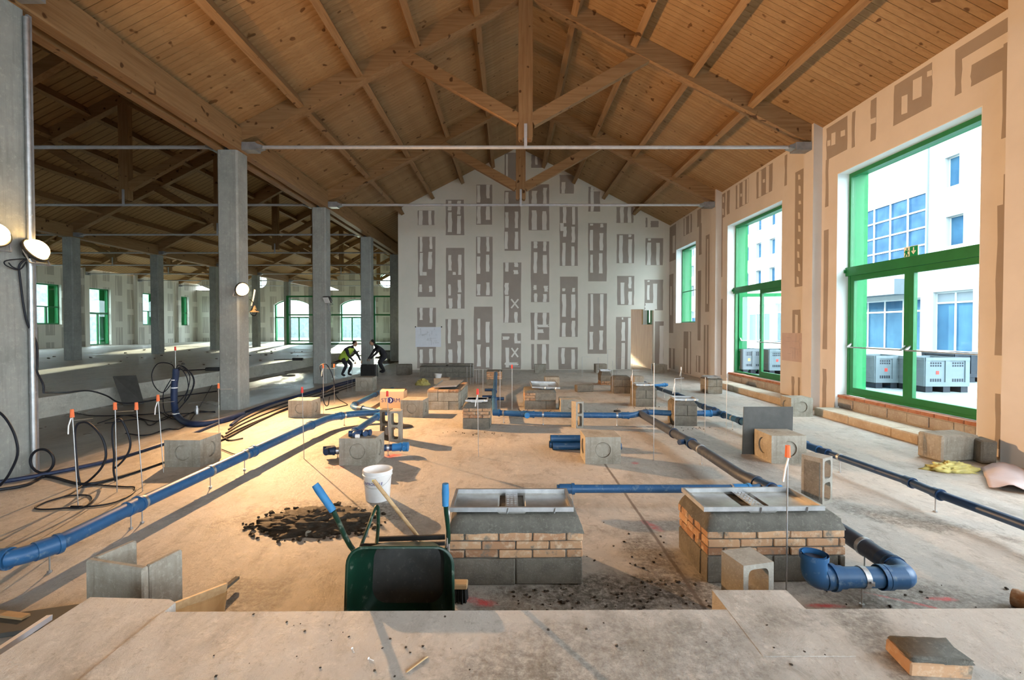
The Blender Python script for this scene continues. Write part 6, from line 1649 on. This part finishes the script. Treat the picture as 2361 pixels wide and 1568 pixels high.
E_G = [('pelvis', 'belly'), ('belly', 'chest'), ('chest', 'neck'), ('neck', 'head0'), ('pelvis', 'hipL'), ('hipL', 'kneeL'), ('kneeL', 'ankL'), ('ankL', 'toeL'), ('pelvis', 'hipR'), ('hipR', 'kneeR'), ('kneeR', 'ankR'), ('ankR', 'toeR'), ('chest', 'shL'), ('shL', 'elL'), ('elL', 'wrL'), ('wrL', 'haL'), ('chest', 'shR'), ('shR', 'elR'), ('elR', 'wrR'), ('wrR', 'haR')]
RD = dict(pelvis=.14, belly=.14, chest=.15, neck=.06, head0=.055, kneeL=.075, ankL=.05, toeL=.045, kneeR=.075, ankR=.05, toeR=.045, hipL=.10, hipR=.10, shL=.075, elL=.055, wrL=.038, haL=.04, shR=.075, elR=.055, wrR=.038, haR=.04)
def head_parts(c=(0, -.33, 1.28)):
    fa = ell(c, (.078, .095, .115)); s0 = len(fa.v)
    fa.v += []; nose = ell((c[0], c[1] - .095, c[2] - .01), (.015, .022, .02), 8, 5); fa.add(nose.v, nose.f)
    for s_ in (-1, 1):
        e = ell((c[0] + s_ * .078, c[1], c[2]), (.012, .02, .03), 8, 5); fa.add(e.v, e.f)
    hair = ell((c[0], c[1] + .022, c[2] + .03), (.088, .095, .105))
    eyes = MB()
    for s_ in (-1, 1):
        e = ell((c[0] + s_ * .032, c[1] - .083, c[2] + .012), (.010, .008, .008), 8, 5); eyes.add(e.v, e.f)
    e = ell((c[0], c[1] - .088, c[2] - .05), (.024, .008, .006), 8, 5); eyes.add(e.v, e.f)
    return [('head', fa, 'skin_tone'), ('hair', hair, 'hair_dark'), ('face_marks', eyes, 'hair_dark')]
def vest():
    m = MB(); n = 20; rows = [((0, .24, .66), .20, .17), ((0, .18, .80), .195, .165), ((0, .06, .94), .205, .165), ((0, -.06, 1.07), .215, .155), ((0, -.14, 1.15), .14, .10)]; vs = []
    for (c, rx, ry) in rows:
        for k in range(n): b = 2 * PI * k / n; vs.append((c[0] + rx * math.cos(b), c[1] + ry * math.sin(b), c[2] + .05 * math.sin(b)))
    fs = [(i * n + k, i * n + (k + 1) % n, (i + 1) * n + (k + 1) % n, (i + 1) * n + k) for i in range(len(rows) - 1) for k in range(n)]
    return m.add(vs, fs)
wl = at(803, 868)
hands = MB()
for (hx, hy, hz) in ((-.2, -.45, .58), (.16, -.47, .60)):
    for i in range(4): hands.tube([(hx - .03 + i * .02, hy, hz), (hx - .03 + i * .02, hy - .03, hz - .04), (hx - .028 + i * .019, hy - .02, hz - .075)], .0085, 6)
    hands.tube([(hx + .04, hy + .02, hz + .03), (hx + .055, hy - .01, hz - .01)], .010, 6)
st = MB(); st.add(*(lambda m: (m.v, m.f))(MB().tube([(0, .12, .80), (0, .13, .84)], .01, 4)))
person('worker in a yellow-green vest bending over among the rods', (wl.x, wl.y, 0), 1.25, J, E_G, RD, 'clothes_dark', head_parts() + [('safety_vest', vest(), 'hivis'), ('hand', hands, 'skin_tone')])
w2 = at(866, 866); J2 = dict(J)
hands2 = MB().add(hands.v, hands.f)
person('worker in black bending behind the fourth column', (w2.x - .1, w2.y + 1.0, 0), -1.0, J2, E_G, RD, 'clothes_dark', head_parts() + [('hand', hands2, 'skin_tone')])
